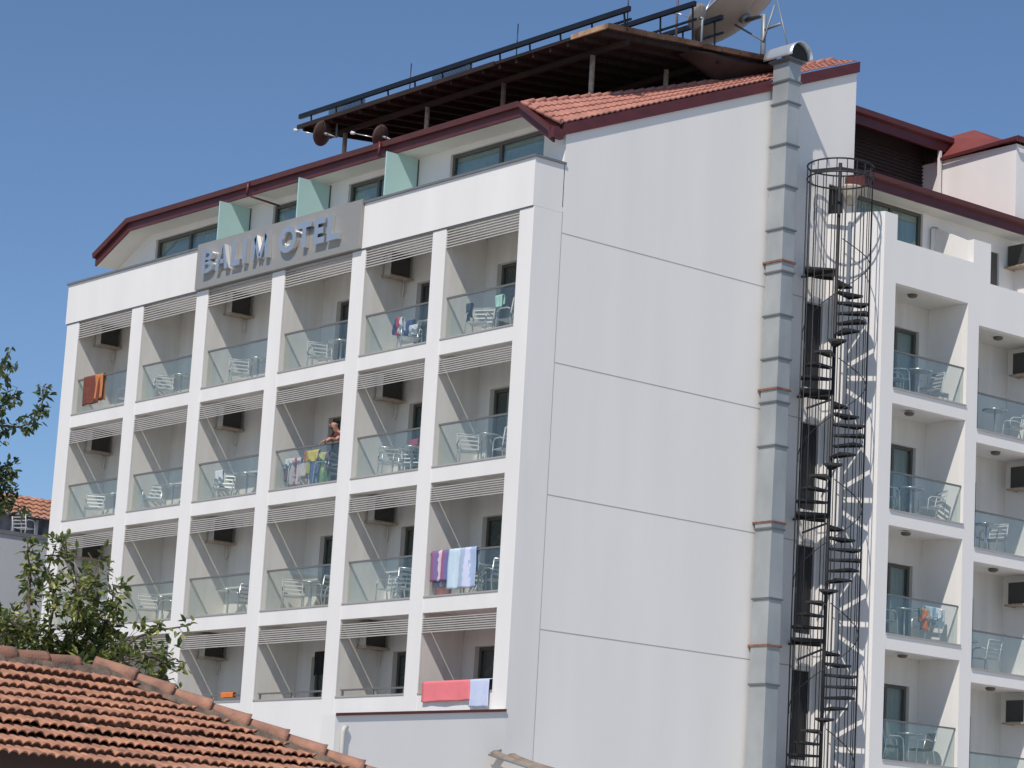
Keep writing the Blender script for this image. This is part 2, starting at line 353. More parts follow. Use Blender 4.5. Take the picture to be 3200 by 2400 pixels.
# tile strip between terrace and side wall
def tiles(P, ncol, nrow, amp, step, per=6):
    """P(u,v)->(point, normal): u across the columns, v down the slope"""
    m = MB()
    for j in range(nrow):
        rows = []
        for e, lift in ((0.0, 0.0), (1.0, step)):
            v = (j + e * 1.06) / nrow; line = []
            for i in range(ncol * per + 1):
                u = i / (ncol * per); ph = (i % per) / per
                p, nrm = P(u, min(v, 1.02)); hgt = amp * max(math.sin(ph * 2 * PI) * .6 + .4, 0) if True else 0
                jit = step * .25 * noise.noise(Vector((int(i / per) * 1.7, j * 3.1, 0)))
                line.append(m.b.verts.new(p + nrm * (hgt + lift + jit)))
            rows.append(line)
        low = [m.b.verts.new(v.co - P(0.5, .5)[1] * (step * .9)) for v in rows[1]]; rows.append(low)
        for a, b in zip(rows, rows[1:]):
            for i in range(len(a) - 1):
                f = m.b.faces.new((a[i], a[i + 1], b[i + 1], b[i])); f.smooth = False
    return m
def tp(u, v):
    y = .62 + 9.6 * u; lo = Vector((.05, y, tz(y) + .26)); t = u
    hi = Vector((-1.27 + .5 * t, .5 + 9.7 * u, 19.97 + 3.12 * u + .02)); hi.z = 19.93 + (22.72 - 19.93) * (hi.y - .5) / 8.0 - .14 * math.sin(PI * u)
    p = hi.lerp(lo, v); n = (lo - hi).cross(Vector((0, 1, .38))).normalized(); n = n if n.z > 0 else -n
    return p, n
ts = tiles(tp, 56, 4, .024, .032).build('tiled_verge', TILE, H, fix=False)
m = MB()
for k in range(30):
    u0, u1 = k / 30, (k + 1.08) / 30; a = tp(u0, 0)[0]; b = tp(min(u1, 1.0), 0)[0]
    m.tube([a + Vector((0, 0, .01)), b + Vector((0, 0, .04))], [.045, .065], 8)
for k in range(5):
    a = tp(0, k / 5)[0]; b = tp(0, (k + 1.05) / 5)[0]; m.tube([a + Vector((0, 0, .02)), b + Vector((0, 0, .05))], [.05, .065], 8)
m.build('ridge_tile', TILE, ts)
# deck underneath the strip so that no light passes
m = MB().prism([(-.02, .64, 18.98), (-.02, .64, tz(.64) + .2), (-1.25, .64, 19.9), (-1.25, .64, 19.7)], (0, .02, 0)); m.build('gable_board', RED, H)

# ---- wing with the right hand balconies
ZW = [17.24, 16.75]; SB = [14.617, 14.09]
WB = [(10.543, 13.232), (13.66, 16.35), (16.78, 19.47), (19.9, 22.6)]
WX = 1.308
m = MB(); holes = []
for bi, (a, b) in enumerate(WB):
    q = 0 if bi % 4 == 0 else 1
    for k in range(5): holes.append((a, b, SB[q] - 3 * k, ZW[q] - 3 * k))
wallpan(m, 'x', WX - .2, WX, 10.1, 13.4, 0, 18.33, holes[:5] )
wallpan(m, 'x', WX - .2, WX, 13.4, 24, 0, 17.9, holes[5:])
m.box(WX - .2, WX, 10.1, 10.55, 18.33, 18.97); m.box(WX - .2, WX, 13.4, 14.06, 17.9, 18.94)
m.build('wing_wall', WALLM, H)
# splayed return wall behind the stair
m = MB().hexa([(0, 9.42, 0), (WX - .2, 9.993, 0), (WX - .2, 10.25, 0), (0, 9.68, 0), (0, 9.42, 18.97), (WX - .2, 9.993, 18.97), (WX - .2, 10.25, 18.97), (0, 9.68, 18.97)])
m.hexa([(WX - .2, 9.993, 0), (WX, 10.097, 0), (WX, 10.099, 0), (WX - .2, 10.099, 0), (WX - .2, 9.993, 18.97), (WX, 10.097, 18.97), (WX, 10.099, 18.97), (WX - .2, 10.099, 18.97)])
m.build('return_wall', WHITE, H)
# inner walls, ceilings and decks of the wing balconies
m = MB(); hl = []
for bi, (a, b) in enumerate(WB):
    q = 0 if bi % 4 == 0 else 1
    for k in range(5):
        zb = SB[q] - 3 * k; hl.append((b - 1.8, b - .34, zb - .02, zb + 1.98) if bi == 0 else (a + .05, a + 2.55 - 1.0, zb - .02, zb + 1.98))
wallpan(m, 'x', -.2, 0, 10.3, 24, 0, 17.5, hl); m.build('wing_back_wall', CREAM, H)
m = MB()
for bi, (a, b) in enumerate(WB):
    nb = WB[bi + 1][0] if bi < 3 else 24
    m.box(.002, WX - .202, b, nb, 0, 17.9 if bi else 17.9)
m.box(.002, WX - .202, 10.27, 10.543, 0, 17.9); m.build('partition_wall', WHITE, H)
for bi, (a, b) in enumerate(WB[:3]):
    q = 0 if bi % 4 == 0 else 1
    for k in range(5):
        zb = SB[q] - 3 * k
        if zb > 17.7: continue
        d = MB().box(.001, WX - .203, a + .002, b - .002, zb - .33, zb - .03); bal = d.build('balcony', WHITE, H)
        MB().box(WX - .20, WX + .035, a + .002, b - .002, zb - .028, zb + .012).build('sill', MATS['sill_stone'], bal)
        MB().box(WX - .10, WX - .088, a + .01, b - .02, zb + .03, zb + .93).build('glass_panel', GLASS, bal)
        MB().box(WX - .12, WX - .07, a + .01, b - .01, zb + .932, zb + .972).build('handrail', RAILM, bal)
        s0, s1 = ((b - 1.8, b - .34) if bi == 0 else (a + .05, a + 1.55 if False else a + 2.55 - 1.0))
        door(H, 'x', -.10, s0 + .002, s1 - .002, zb - .018, zb + 1.978, .1 + .2 * random.random())
    MB().box(.001, WX - .203, a + .002, b - .002, ZW[q] + .003, ZW[q] + .2).build('balcony_ceiling', SOFF, H)
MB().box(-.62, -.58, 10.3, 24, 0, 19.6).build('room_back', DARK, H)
# wing terrace penthouse
m = MB(); wallpan(m, 'x', -.2, 0, 10.32, 24, 17.9, 19.95, [(10.45, 12.92, 18.0, 19.72), (15.35, 15.92, 18.0, 19.28)]); m.build('penthouse_wall', WHITE, H)
window(H, 'x', -.07, 10.45, 12.92, 18.0, 19.72, [11.82])
MB().box(-.12, -.06, 15.36, 15.91, 18.0, 19.27).build('terrace_door', FRAME, H)
m = MB().prism([(0.002, 13.40, 17.9), (WX - .2, 13.40, 17.9), (WX - .2, 13.40, 18.93), (0.002, 13.40, 19.45)], (0, .16, 0))
m.build('terrace_partition', WHITE, H)
MB().prism([(0.002, 16.5, 17.9), (WX - .2, 16.5, 17.9), (WX - .2, 16.5, 18.6), (0.002, 16.5, 19.3)], (0, .16, 0)).build('terrace_partition', WHITE, H)
MB().tube([(.06, 13.15, 17.9), (.06, 13.15, 19.35), (.06, 13.22, 19.42), (.10, 13.38, 19.42)], .018).build('conduit', POLEM, H)
MB().box(.002, WX - .202, 10.3, 24, 17.5, 17.62).build('terrace_floor', SOFF, H)
m = MB().box(.60, .66, 10.0, 24, 19.72, 20.04).box(.0, .598, 10.0, 10.06, 19.70, 20.04); m.build('fascia', RED, H)
m = MB().hexa([(.662, 9.95, 19.93), (.78, 9.95, 19.97), (.78, 24, 19.97), (.662, 24, 19.93), (.662, 9.95, 20.06), (.80, 9.95, 20.08), (.80, 24, 20.08), (.662, 24, 20.06)]); m.build('gutter', RED, H)
MB().box(-.2, .60, 10.062, 24, 19.73, 19.80).build('soffit', SOFF, H)
m = MB().hexa([(.6, 10.0, 19.98), (.6, 24, 19.98), (-3.2, 24, 20.3), (-3.2, 10.35, 20.3), (.6, 10.0, 20.03), (.6, 24, 20.03), (-3.2, 24, 20.4), (-3.2, 10.35, 20.4)]); m.build('wing_roof', REDROOF, H)
MB().lathe((.30, 9.9, 19.25), [(.10, 0), (.17, .18), (.27, .42), (.28, .47), (.02, .47)], 14).build('rain_hopper', mat('cream_plastic', (.52, .46, .38), .6), H)
# dark slatted roof room and the white block with red roof on the wing
m = MB().box(-3.0, -2.95, 10.32, 16.1, 20.3, 22.9)
n = 22
for k in range(n): z = 20.35 + k * .10; m.box(-2.948, -2.90, 10.32, 16.1, z, z + .034)
m.box(-2.948, -2.87, 13.0, 13.08, 20.3, 22.6); m.build('slats_and_dark_fill', BLACKS, H)
m = MB().box(-2.25, -2.17, 10.2, 16.35, 22.50, 22.88).hexa([(-2.17, 10.2, 22.74), (-2.05, 10.2, 22.78), (-2.05, 16.35, 22.78), (-2.17, 16.35, 22.74), (-2.17, 10.2, 22.9), (-2.03, 10.2, 22.92), (-2.03, 16.35, 22.92), (-2.17, 16.35, 22.9)])
m.box(-5, -2.25, 10.2, 16.35, 22.80, 22.9); m.build('fascia', RED, H)
MB().box(-2.24, -2.16, 15.92, 16.0, 20.3, 22.5).build('roof_post', WHITE, H)
MB().box(-5.0, .36, 16.1, 24, 19.9, 22.26).build('roof_block', WHITE, H)
MB().box(-5.0, -2.46, 16.12, 16.3, 22.262, 22.79).build('slats_and_dark_fill', BLACKS, H)  # plain black box, no slats: stands in for the shade under the roof
m = MB().poly([(-2.45, 16.02, 22.26), (.42, 16.02, 22.33), (.12, 16.45, 22.46), (-.57, 16.6, 22.53), (-1.9, 17.0, 23.27), (-2.55, 16.6, 23.08), (.42, 24, 22.4), (-.6, 24, 22.6), (-1.9, 24, 23.3), (-4.9, 24, 22.4), (-4.9, 16.6, 22.4)],
    [(0, 1, 2, 3, 4, 5), (1, 6, 7, 3, 2), (3, 7, 8, 4), (4, 8, 9, 10, 5)])
m.build('block_roof', REDROOF, H, solid=.03)
MB().hexa([(-2.4, 15.93, 22.22), (.55, 15.93, 22.33), (.55, 15.98, 22.33), (-2.4, 15.98, 22.22), (-2.4, 15.93, 22.29), (.55, 15.93, 22.42), (.55, 15.98, 22.42), (-2.4, 15.98, 22.29)]).hexa([(.50, 15.98, 22.30), (.55, 15.98, 22.30), (.55, 24, 22.30), (.5, 24, 22.3), (.5, 15.98, 22.42), (.55, 15.98, 22.42), (.55, 24, 22.42), (.5, 24, 22.42)]).build('fascia', RED, H)
# lower storey behind the tiled house
m = MB(); wallpan(m, 'y', .5, .7, -20, -.5, 0, 5.35, [(-10.2, -7.3, 3.4, 5.62)]); m.box(-20, -.5, .5, .7, 5.62, 5.75); m.build('ground_floor_wall', WHITE, H)
window(H, 'y', .55, -10.2, -7.3, 3.4, 5.34, [-8.7])
MB().box(-20.4, -.5, .02, .5, 5.44, 5.5).build('shop_canopy', WHITE, H)
# extension wall toward the street with maroon coping
m = MB().prism([(0, -.002, 0), (0, -4.5, 0), (0, -4.5, 5.36), (0, -.002, 5.85)], (-.5, 0, 0)); m.build('extension_wall', WALLM, H)
m = MB().hexa([(.002, -4.5, 5.33), (.05, -4.5, 5.33), (.05, -.003, 5.82), (.002, -.003, 5.82), (.002, -4.5, 5.39), (.05, -4.5, 5.39), (.05, -.003, 5.88), (.002, -.003, 5.88)])
m.build('coping', RED, H)
MB().tube([(.06, -4.33, 1), (.06, -4.33, 5.02), (.06, -4.30, 5.10), (.03, -4.22, 5.12)], .05).build('vent_pipe', ACW, H)

# ================================================================ things on the building
# sign
sg = empty('hotel_sign', (-13.75, -.03, 17.17)); tag(sg, 'beige panel sign with steel letters BALIM OTEL on the parapet', 'sign')
MB().box(-13.75, -6.45, -.12, -.034, 17.16, 18.40).build('panel', CLAD, sg, bevel=.01)
LET = [('B', -13.28, -12.74), ('A', -12.64, -12.05), ('L', -11.92, -11.50), ('I', -11.38, -11.22), ('M', -10.98, -10.22), ('O', -9.77, -9.0), ('T', -8.97, -8.36), ('E', -8.22, -7.78), ('L', -7.68, -7.2)]
def ring(cx, cz, rx, rz, a0, a1, n): return [(cx + rx * math.cos(a0 + (a1 - a0) * k / n), cz + rz * math.sin(a0 + (a1 - a0) * k / n)) for k in range(n + 1)]
def letter(ch, x0, x1):
    W_, Hh = x1 - x0, .66; t = .158; m = MB(); z0 = 17.50; yb, yf = -.125, -.245
    def quadp(pts): m.prism([(x0 + p[0], yf, z0 + p[1]) for p in pts], (0, yb - yf, 0))
    def strip(o, i):
        for k in range(len(o) - 1): quadp([o[k], o[k + 1], i[k + 1], i[k]])
    if ch == 'I': quadp([(0, 0), (W_, 0), (W_, Hh), (0, Hh)])
    elif ch == 'L': quadp([(0, 0), (t, 0), (t, Hh), (0, Hh)]); quadp([(t, 0), (W_, 0), (W_, t), (t, t)])
    elif ch == 'T': quadp([(0, Hh - t), (W_, Hh - t), (W_, Hh), (0, Hh)]); quadp([(W_ / 2 - t / 2, 0), (W_ / 2 + t / 2, 0), (W_ / 2 + t / 2, Hh - t), (W_ / 2 - t / 2, Hh - t)])
    elif ch == 'E':
        quadp([(0, 0), (t, 0), (t, Hh), (0, Hh)])
        for z in (0, Hh / 2 - t / 2, Hh - t): quadp([(t, z), (W_ - (.05 if 0 < z < .4 else 0), z), (W_ - (.05 if 0 < z < .4 else 0), z + t), (t, z + t)])
    elif ch == 'A':
        quadp([(0, 0), (t, 0), (W_ / 2 + t * .1, Hh), (W_ / 2 - t * .55, Hh)]); quadp([(W_ - t, 0), (W_, 0), (W_ / 2 + t * .55, Hh), (W_ / 2 + t * .1, Hh)])
        quadp([(W_ * .27, .16), (W_ * .73, .16), (W_ * .66, .27), (W_ * .34, .27)])
    elif ch == 'M':
        quadp([(0, 0), (t * .9, 0), (t * 1.25, Hh), (t * .35, Hh)]); quadp([(W_ - t * .9, 0), (W_, 0), (W_ - t * .35, Hh), (W_ - t * 1.25, Hh)])
        quadp([(W_ / 2 - t * .42, 0), (W_ / 2 + t * .2, .1), (t * 1.25, Hh), (t * .6, Hh - .1)]); quadp([(W_ / 2 - t * .2, .1), (W_ / 2 + t * .42, 0), (W_ - t * .6, Hh - .1), (W_ - t * 1.25, Hh)])
    elif ch == 'O':
        o = ring(W_ / 2, Hh / 2, W_ / 2, Hh / 2 + .02, 0, 2 * PI, 36); i = ring(W_ / 2, Hh / 2, W_ / 2 - t, Hh / 2 - t + .02, 0, 2 * PI, 36); strip(o, i)
    elif ch == 'B':
        quadp([(0, 0), (t, 0), (t, Hh), (0, Hh)])
        for cz, rz, rx in ((Hh * .73, Hh * .27, W_ - .20), (Hh * .27, Hh * .27, W_ - .15)):
            o = [(t, cz - rz)] + ring(.15, cz, rx, rz, -PI / 2, PI / 2, 16) + [(t, cz + rz)]; i = [(t, cz - rz + t * .75)] + ring(.15, cz, rx - t, rz - t * .75, -PI / 2, PI / 2, 16) + [(t, cz + rz - t * .75)]; strip(o, i)
    bmesh.ops.remove_doubles(m.b, verts=m.b.verts, dist=.0005)
    # drop the inner faces left where pieces of a letter touch
    seen = {}
    for f in list(m.b.faces):
        seen.setdefault(tuple(round(c, 3) for c in f.calc_center_median()), []).append(f)
    bmesh.ops.delete(m.b, geom=[f for fs in seen.values() if len(fs) > 1 for f in fs], context='FACES_ONLY')
    o = m.build('letter', LETTER, sg, fix=True); o.data.materials.append(LSIDE)
    for p in o.data.polygons:
        if abs(p.normal.y) < .5: p.material_index = 1
    o['label'] = 'steel letter ' + ch
for L in LET: letter(*L)

# galvanised duct
du = empty('ventilation_duct', (.35, 7.5, 0)); tag(du, 'tall square galvanised ventilation duct running up the blank side wall', 'ventilation duct')
X0, X1, Y0, Y1 = .08, .62, 7.27, 7.68
fl = [22.30, 21.82, 21.26, 20.2, 19.15, 18.09, 17.03, 15.96, 14.90, 13.84, 12.78, 10.80, 9.14, 7.13, 5.1, 3.0, 0.0]
for k, (a, b) in enumerate(zip(fl, fl[1:])):
    e = .0 if b > 11 else .02; s_ = .012 * noise.noise(Vector((k * 1.3, 0, 0)))
    m = MB().hexa([(X0, Y0 - e, b), (X1 + s_, Y0 - e, b), (X1 + s_, Y1 + e, b), (X0, Y1 + e, b), (X0, Y0 + .004, a - .012), (X1, Y0 + .004, a - .012), (X1, Y1 - .004, a - .012), (X0, Y1 - .004, a - .012)])
    m.build('duct_section', DUCTM, du)
    MB().box(X0 - .025, X1 + .03, Y0 - .03, Y1 + .03, a - .045, a).build('flange', mat('flange_steel', (.16, .17, .175), .6, .3), du)
for z in (17.27, 14.14, 10.93, 8.02): MB().box(.0, X1 + .035, Y0 - .035, Y1 + .045, z - .03, z + .02).build('strap', RUST, du)
m = MB()
cyl = [(.02, 22.42), (-.02, 22.60), (.02, 22.78), (.16, 22.92), (.36, 22.99), (.56, 22.95), (.70, 22.84), (.80, 22.66)]
def cw(u, v):
    t = v * (len(cyl) - 1); i = min(int(t), len(cyl) - 2); f = t - i; x = cyl[i][0] * (1 - f) + cyl[i + 1][0] * f; z = cyl[i][1] * (1 - f) + cyl[i + 1][1] * f
    return (Y0 * 0 + x, Y0 - .12 + .62 * u, z)
def cw2(u, v):      # barrel hood along X, open at the +X end
    a = PI * (1.02 - 1.04 * v); return (-.12 + .98 * u, 7.48 + .36 * math.cos(a), 22.36 + .36 * max(math.sin(a), -.1) ** .85 * (1 + .12 * (1 - abs(math.cos(a)))) if math.sin(a) > 0 else 22.36)
m.grid(cw2, 6, 18); cw_o = m.build('cowl', mat('bright_galv', (.62, .66, .70), .35, .5), du, solid=.02, fix=False)
MB().poly([(.70, 7.48 + .34 * math.cos(PI * k / 12), 22.37 + .36 * math.sin(PI * k / 12)) for k in range(13)], [tuple(range(13))]).build('cowl_shade', DARK, du, solid=.01)  # near-black disc near the mouth stands in for shade inside the hood
MB().box(.0, .70, 7.18, 7.76, 22.30, 22.35).build('flange', MATS['flange_steel'], du)

# spiral stair
SX, SY, SR = 1.0, 8.78, .80
st = empty('spiral_staircase', (SX, SY, 0)); tag(st, 'black iron spiral fire stair inside a round bar cage beside the duct', 'spiral staircase')
MB().tube([(SX, SY, 0), (SX, SY, 19.95)], .046, 12).build('centre_pole', IRON, st)
rv = Vector((.64, .768, 0)); fv = Vector((-.776, .631, 0))
def ang(t, r): return Vector((SX, SY, 0)) + (rv * math.cos(math.radians(t)) + fv * math.sin(math.radians(t))) * r
plates = [17.30 - 3 * k for k in range(6)]
for zp in plates:
    m = MB(); N = 6; up = [ang(88 + 96 * i / N, .80) for i in range(N + 1)]; c = Vector((SX, SY, 0))
    pts = [c] + up
    m.prism([(p.x, p.y, zp - .05) for p in pts], (0, 0, .05)); 
    for i in range(N): m.bar(up[i] + Vector((0, 0, zp - .06)), up[i + 1] + Vector((0, 0, zp - .06)), .02, .10)
    m.build('landing', IRON, st)
    for k in range(10):
        t = 70 - 27 * k; z = zp - .2727 * (k + 1)
        if z < .3: continue
        m = MB(); a, b = ang(t - 16, .78), ang(t + 16, .78); a2, b2 = ang(t - 40, .07), ang(t + 40, .07)
        m.prism([(p.x, p.y, z - .012) for p in (a2, a, ang(t, .79), b, b2)], (0, 0, .012))
        for p, q in ((a2, a), (b2, b), (a, ang(t, .79)), (ang(t, .79), b)): m.bar(p + Vector((0, 0, z - .03)), q + Vector((0, 0, z - .03)), .014, .052)
        m.build('tread', IRON, st)
for k in range(20):
    t = k * 360 / 20 + 5; p = ang(t, SR)
    MB().tube([(p.x, p.y, 2.4), (p.x, p.y, 19.84)], .012, 6).build('baluster', IRON, st)
for z in (19.85, 19.52): MB().tube([(*ang(10 * k, SR).xy, z) for k in range(36)], .022, 6, closed=True).build('hoop', IRON, st)
for t in (150, 20): 
    MB().bar((*ang(t, SR).xy, 19.82), (SX, SY, 19.82), .04, .07).build('top_brace', IRON, st)
def helix(zo, r, name):
    pts = []
    for zp in plates[:5]:
        pts += [(*ang(75 - 27 * q / 2, r).xy, zp + zo - .2727 * q / 2) for q in range(0, 21)]
    for i in range(5): MB().tube(pts[i * 21:(i + 1) * 21], .012, 6).build(name, IRON, st)
helix(.95, SR - .02, 'handrail')
for zp in plates[1:5]: MB().bar((*ang(170, .05).xy, zp + .0 - .25 + .0), (*ang(205, .72).xy, zp - .55), .03, .05).build('landing_brace', IRON, st)
for zp in plates[:5]: MB().bar((.002, 8.6, zp - .10), (SX, SY, zp - .08), .05, .05).build('wall_bracket', IRON, st)

# roof terrace shelter with dark underside
pg = empty('roof_shelter', (-6.8, 2.2, 20.15)); tag(pg, 'low dark boarded roof shelter on posts over the rooftop terrace', 'roof shelter')
rz = lambda y, o=0: 22.05 + .10 * (y - 2.2) + o
m = MB().hexa([(-12.9, 2.2, rz(2.2, -.06)), (-.39, 2.2, rz(2.2, -.06)), (-.39, 8.6, rz(8.6, -.06)), (-12.9, 11.5, rz(11.5, -.06)), (-12.9, 2.2, rz(2.2)), (-.39, 2.2, rz(2.2)), (-.39, 8.6, rz(8.6)), (-12.9, 11.5, rz(11.5))])
m.build('roof_boards', WOOD, pg)
for k in range(20):
    x = -12.7 + k * .64; y = min(11.3, 11.2 - .24 * (x + 12.7))
    MB().bar((x, 2.25, rz(2.25, -.12)), (x, y, rz(y, -.12)), .07, .11).build('rafter', WOOD, pg)
for y in (3.0, 6.0, 9.0): MB().bar((-12.8, y, rz(y, -.24)), (-.5 if y < 8 else -3.5, y, rz(y, -.24)), .10, .13).build('beam', WOOD, pg)
MB().box(-12.9, -4.5, 2.16, 2.198, 21.95, 22.07).build('edge_board', WOOD, pg)
MB().box(-1.6, -.38, 2.15, 2.198, 21.98, 22.10).build('edge_board', OSB, pg)
m = MB()
for k in range(9):
    y = 2.2 + k * .62; o = .03 * random.random(); m.hexa([(-.389, y, rz(y, -.06 + o)), (-.34, y, rz(y, -.06 + o)), (-.34, y + .6, rz(y + .6, -.06 + o)), (-.389, y + .6, rz(y + .6, -.06 + o)), (-.389, y, rz(y, .05 + o)), (-.30, y, rz(y, .05 + o)), (-.30, y + .6, rz(y + .6, .05 + o)), (-.389, y + .6, rz(y + .6, .05 + o))])
m.build('edge_board', mat('weathered_board', (.26, .16, .10), .85, col2=(.10, .05, .035), vscale=2), pg)
for x, y, mt in ((-11.8, 3, ACB), (-8.2, 3, ACB), (-5.1, 3, WOODP), (-1.75, 3, ACB), (-1.75, 5.4, ACB), (-11.8, 7, WOODP), (-8.2, 7, WOODP), (-5.1, 7, WOODP), (-1.75, 8, WOODP)):
    MB().tube([(x, y, 20.15), (x, y, rz(y, -.30))], .065, 10).build('post', mt, pg)
MB().box(-12.0, -2.0, 9.6, 9.7, 20.16, 22.3).build('back_screen', WOOD, pg)
m = MB().grid(lambda u, v: (-.42 - .5 * v + .06 * math.sin(u * 9), 5.0 + 3.2 * u, rz(5 + 3.2 * u, -.14) - .5 * v * math.sin(PI * u)), 16, 6); m.build('sagging_tarpaulin', BLACKS, pg, solid=.01)

# solar collectors
def collector(x0, x1, y, z, hatch, label, low=.22):
    e = empty('solar_collector', (x0, y, z)); tag(e, label, 'solar collector', 'black solar collector racks on the shelter roof')
    MB().bar((x0, y, z), (x1, y, z), .09, .13).build('manifold', BLACKM, e, bevel=.01)
    MB().bar((x0 + .1, y + .1, z - low), (x1 - .05, y + .1, z - low), .045, .05).build('lower_rail', BLACKM, e)
    x = x0 + .5
    while x < x1:
        zb = rz(y + .1); MB().bar((x, y + .08, zb), (x, y + .03, z - .04), .035, .035).build('leg', BLACKM, e); x += 1.15
    for h0, h1 in hatch:
        m = MB()
        for k in range(7): m.tube([(h0, y - .02 + k * .0, z - .06 - k * .035), (h1, y, z - .05 - k * .035 * .9 - .02)], .011, 5)
        m.build('tube_bank', BLACKM, e)
    return e
collector(-13.3, .08, 2.5, 22.46, [(-11.9, -10.3), (-7.4, -5.8)], 'long front black collector rail along the shelter edge')
collector(-3.3, -.38, 5.0, 23.36, [], 'short raised collector rail behind the small dish', .36)
collector(-4.1, -1.0, 6.5, 23.55, [], 'rearmost raised collector rail beside the large dish', .36)
def rod(x, y, z0, z1, label):
    e = MB().tube([(x, y, z0), (x, y, z1)], .014, 6).build('lightning_rod', BLACKM, loc=(x, y, z0)); tag(e, label, 'rod', 'thin rods on the shelter roof')
rod(-8.9, 2.9, 22.1, 23.14, 'thin black rod, leftmost above the shelter roof'); rod(-4.55, 2.9, 22.1, 23.24, 'thin black rod above the middle of the shelter roof')
rod(-.1, 2.6, 22.0, 23.1, 'thin black rod at the right end of the front collector'); 
e = MB().tube([(-2.0, 5.9, 22.3), (-2.0, 5.9, 25.0)], .03, 6).build('mast', mat('mast_brown', (.16, .09, .09), .6), loc=(-2.0, 5.9, 22.3)); tag(e, 'brown mast behind the collector rails next to the small dish', 'mast')

# satellite dishes
def dish(name, c, r, depth, ax, m_, label, base, lnb=None, armm=POLEM):
    c = Vector(c); ax = Vector(ax).normalized(); e = empty(name, base); tag(e, label, 'satellite dish')
    q = Vector((0, 0, 1)).rotation_difference(ax)
    m = MB()
    def P(u, v): a = 2 * PI * u; rr = r * v; return c + q @ Vector((rr * math.cos(a), rr * math.sin(a) * 1.08, depth * (v * v)))
    m.grid(P, 32, 8); m.build('reflector', m_, e, solid=.02, fix=False)
    m = MB().tube([P(k / 32, 1) for k in range(32)], .022 if r > 1 else .012, 6, closed=True); m.build('rim', m_, e)
    back = c - ax * .12
    MB().tube([c, back], r * .12, 8).build('hub', armm, e)
    MB().tube([back, (base[0], base[1], back.z - .05), base], .03 + .04 * (r > 1), 10).build('mount', armm, e)
    if lnb:
        l = c + q @ Vector(lnb); MB().tube([c + q @ Vector((0, -r * 1.05, depth)), l], .012 if r < 1 else .02, 6).build('feed_arm', ALU, e)
        MB().tube([l, l - ax * .12], [.05, .035], 8).build('feed_horn', mat('lnb_white', (.7, .7, .72), .4), e)
    return e
big = dish('satellite_dish', (-1.80, 8.0, 24.14), 1.30, .30, (-.51, -.38, .77), DISH, 'large pale mesh dish tilted skyward on a grey pole', (-1.06, 8.0, 22.5), (0, 0, 1.1))
MB().tube([(-1.06, 8, 23.62), (-.35, 7.9, 23.6)], .035, 8).tube([(-.62, 8, 24.3), (-.1, 7.9, 23.0)], .02, 6).tube([(-1.9, 7.8, 23.9), (-1.0, 7.95, 23.3), (-.7, 8, 24.2)], .03, 6).build('brace', POLEM, big)
dish('satellite_dish', (-1.28, 6.0, 23.47), .33, .08, (-.80, -.30, .42), DISH, 'small tan dish beside the large dish on the shelter roof', (-1.18, 6.0, 22.45), (0, -.5, .5))
dish('satellite_dish', (-11.7, 2.25, 21.62), .34, .08, (-.85, -.3, .25), DISHD, 'brown dish hanging under the left end of the shelter roof', (-11.5, 2.5, 22.0), (0, -.35, .75))
dish('satellite_dish', (-9.05, 2.25, 21.02), .30, .08, (-.85, -.3, .25), DISHD, 'dark dish standing near the maroon gutter below the shelter', (-8.9, 2.5, 20.16), (0, -.3, .8))

# ================================================================ small repeated things on the balconies
ROW = ['top', 'second', 'third', 'bottom']; NTH = ['first', 'second', 'third', 'fourth', 'fifth', 'sixth']
def where(r, i): return '%s front balcony row, %s balcony from the left' % (ROW[r], NTH[i])
def wwhere(r, i): return '%s balcony down in the %s wing column' % (['first', 'second', 'third', 'fourth', 'fifth'][r], ['left', 'right'][i])
# air conditioners
def make_ac():
    e = empty('air_conditioner'); tag(e, 'ac', 'air conditioner')
    LB().box(.04, .30, -.30, .30, .0, .58).build('casing', ACW, e, bevel=.012)
    LB().box(.301, .308, -.285, .285, .02, .56).build('fan_grille', ACG, e)
    m = LB().box(.0, .40, -.34, -.29, -.05, -.004).box(.0, .40, .29, .34, -.05, -.004).box(.02, .38, -.288, .288, -.03, -.006); m.build('bracket', ACB, e)
    LB().tube([(.1, .27, 0), (.08, .30, -.25), (.01, .32, -.4)], .02, 6).build('hose', ACW, e); return e
ac0 = make_ac(); index_kids(); first = True
for r in range(4):
    for i in (0, 2, 4):
        o = ac0 if first else copy_tree(ac0); first = False
        o.location = (BAYS[i][0] + .002, .86, 16.58 - 3 * r - (.04 if r else .0)); tag(o, 'grey air conditioner, ' + where(r, i), 'air conditioner', 'air conditioners on the balcony partitions')
for k in range(4):
    o = copy_tree(ac0); o.location = (.72, 16.346, 15.98 - 3 * k); o.rotation_euler.z = -PI / 2
    tag(o, 'grey air conditioner, ' + ['first', 'second', 'third', 'fourth'][k] + ' balcony down in the right wing column', 'air conditioner', 'air conditioners on the balcony partitions')
o = copy_tree(ac0); o.location = (.35, 16.498, 18.95); o.rotation_euler.z = -PI / 2; tag(o, 'black looking air conditioner on the wing roof terrace partition', 'air conditioner')
# ceiling lamps
lamp0 = LB().lathe((0, 0, -.075), [(.08, 0), (.115, .02), (.125, .05), (.125, .07), (.10, .074)], 16).build('ceiling_lamp', mat('lamp_bronze', (.14, .11, .09), .5)); index_kids(); first = True
for k in range(4):
    for c in range(2):
        o = lamp0 if first else copy_tree(lamp0); first = False
        o.location = (.80, 11.72 if c == 0 else 15.0, ZW[c] - 3 * k + .001)
        tag(o, 'round bronze ceiling lamp, ' + wwhere(k, c), 'ceiling lamp', 'round ceiling lamps of the wing balconies')
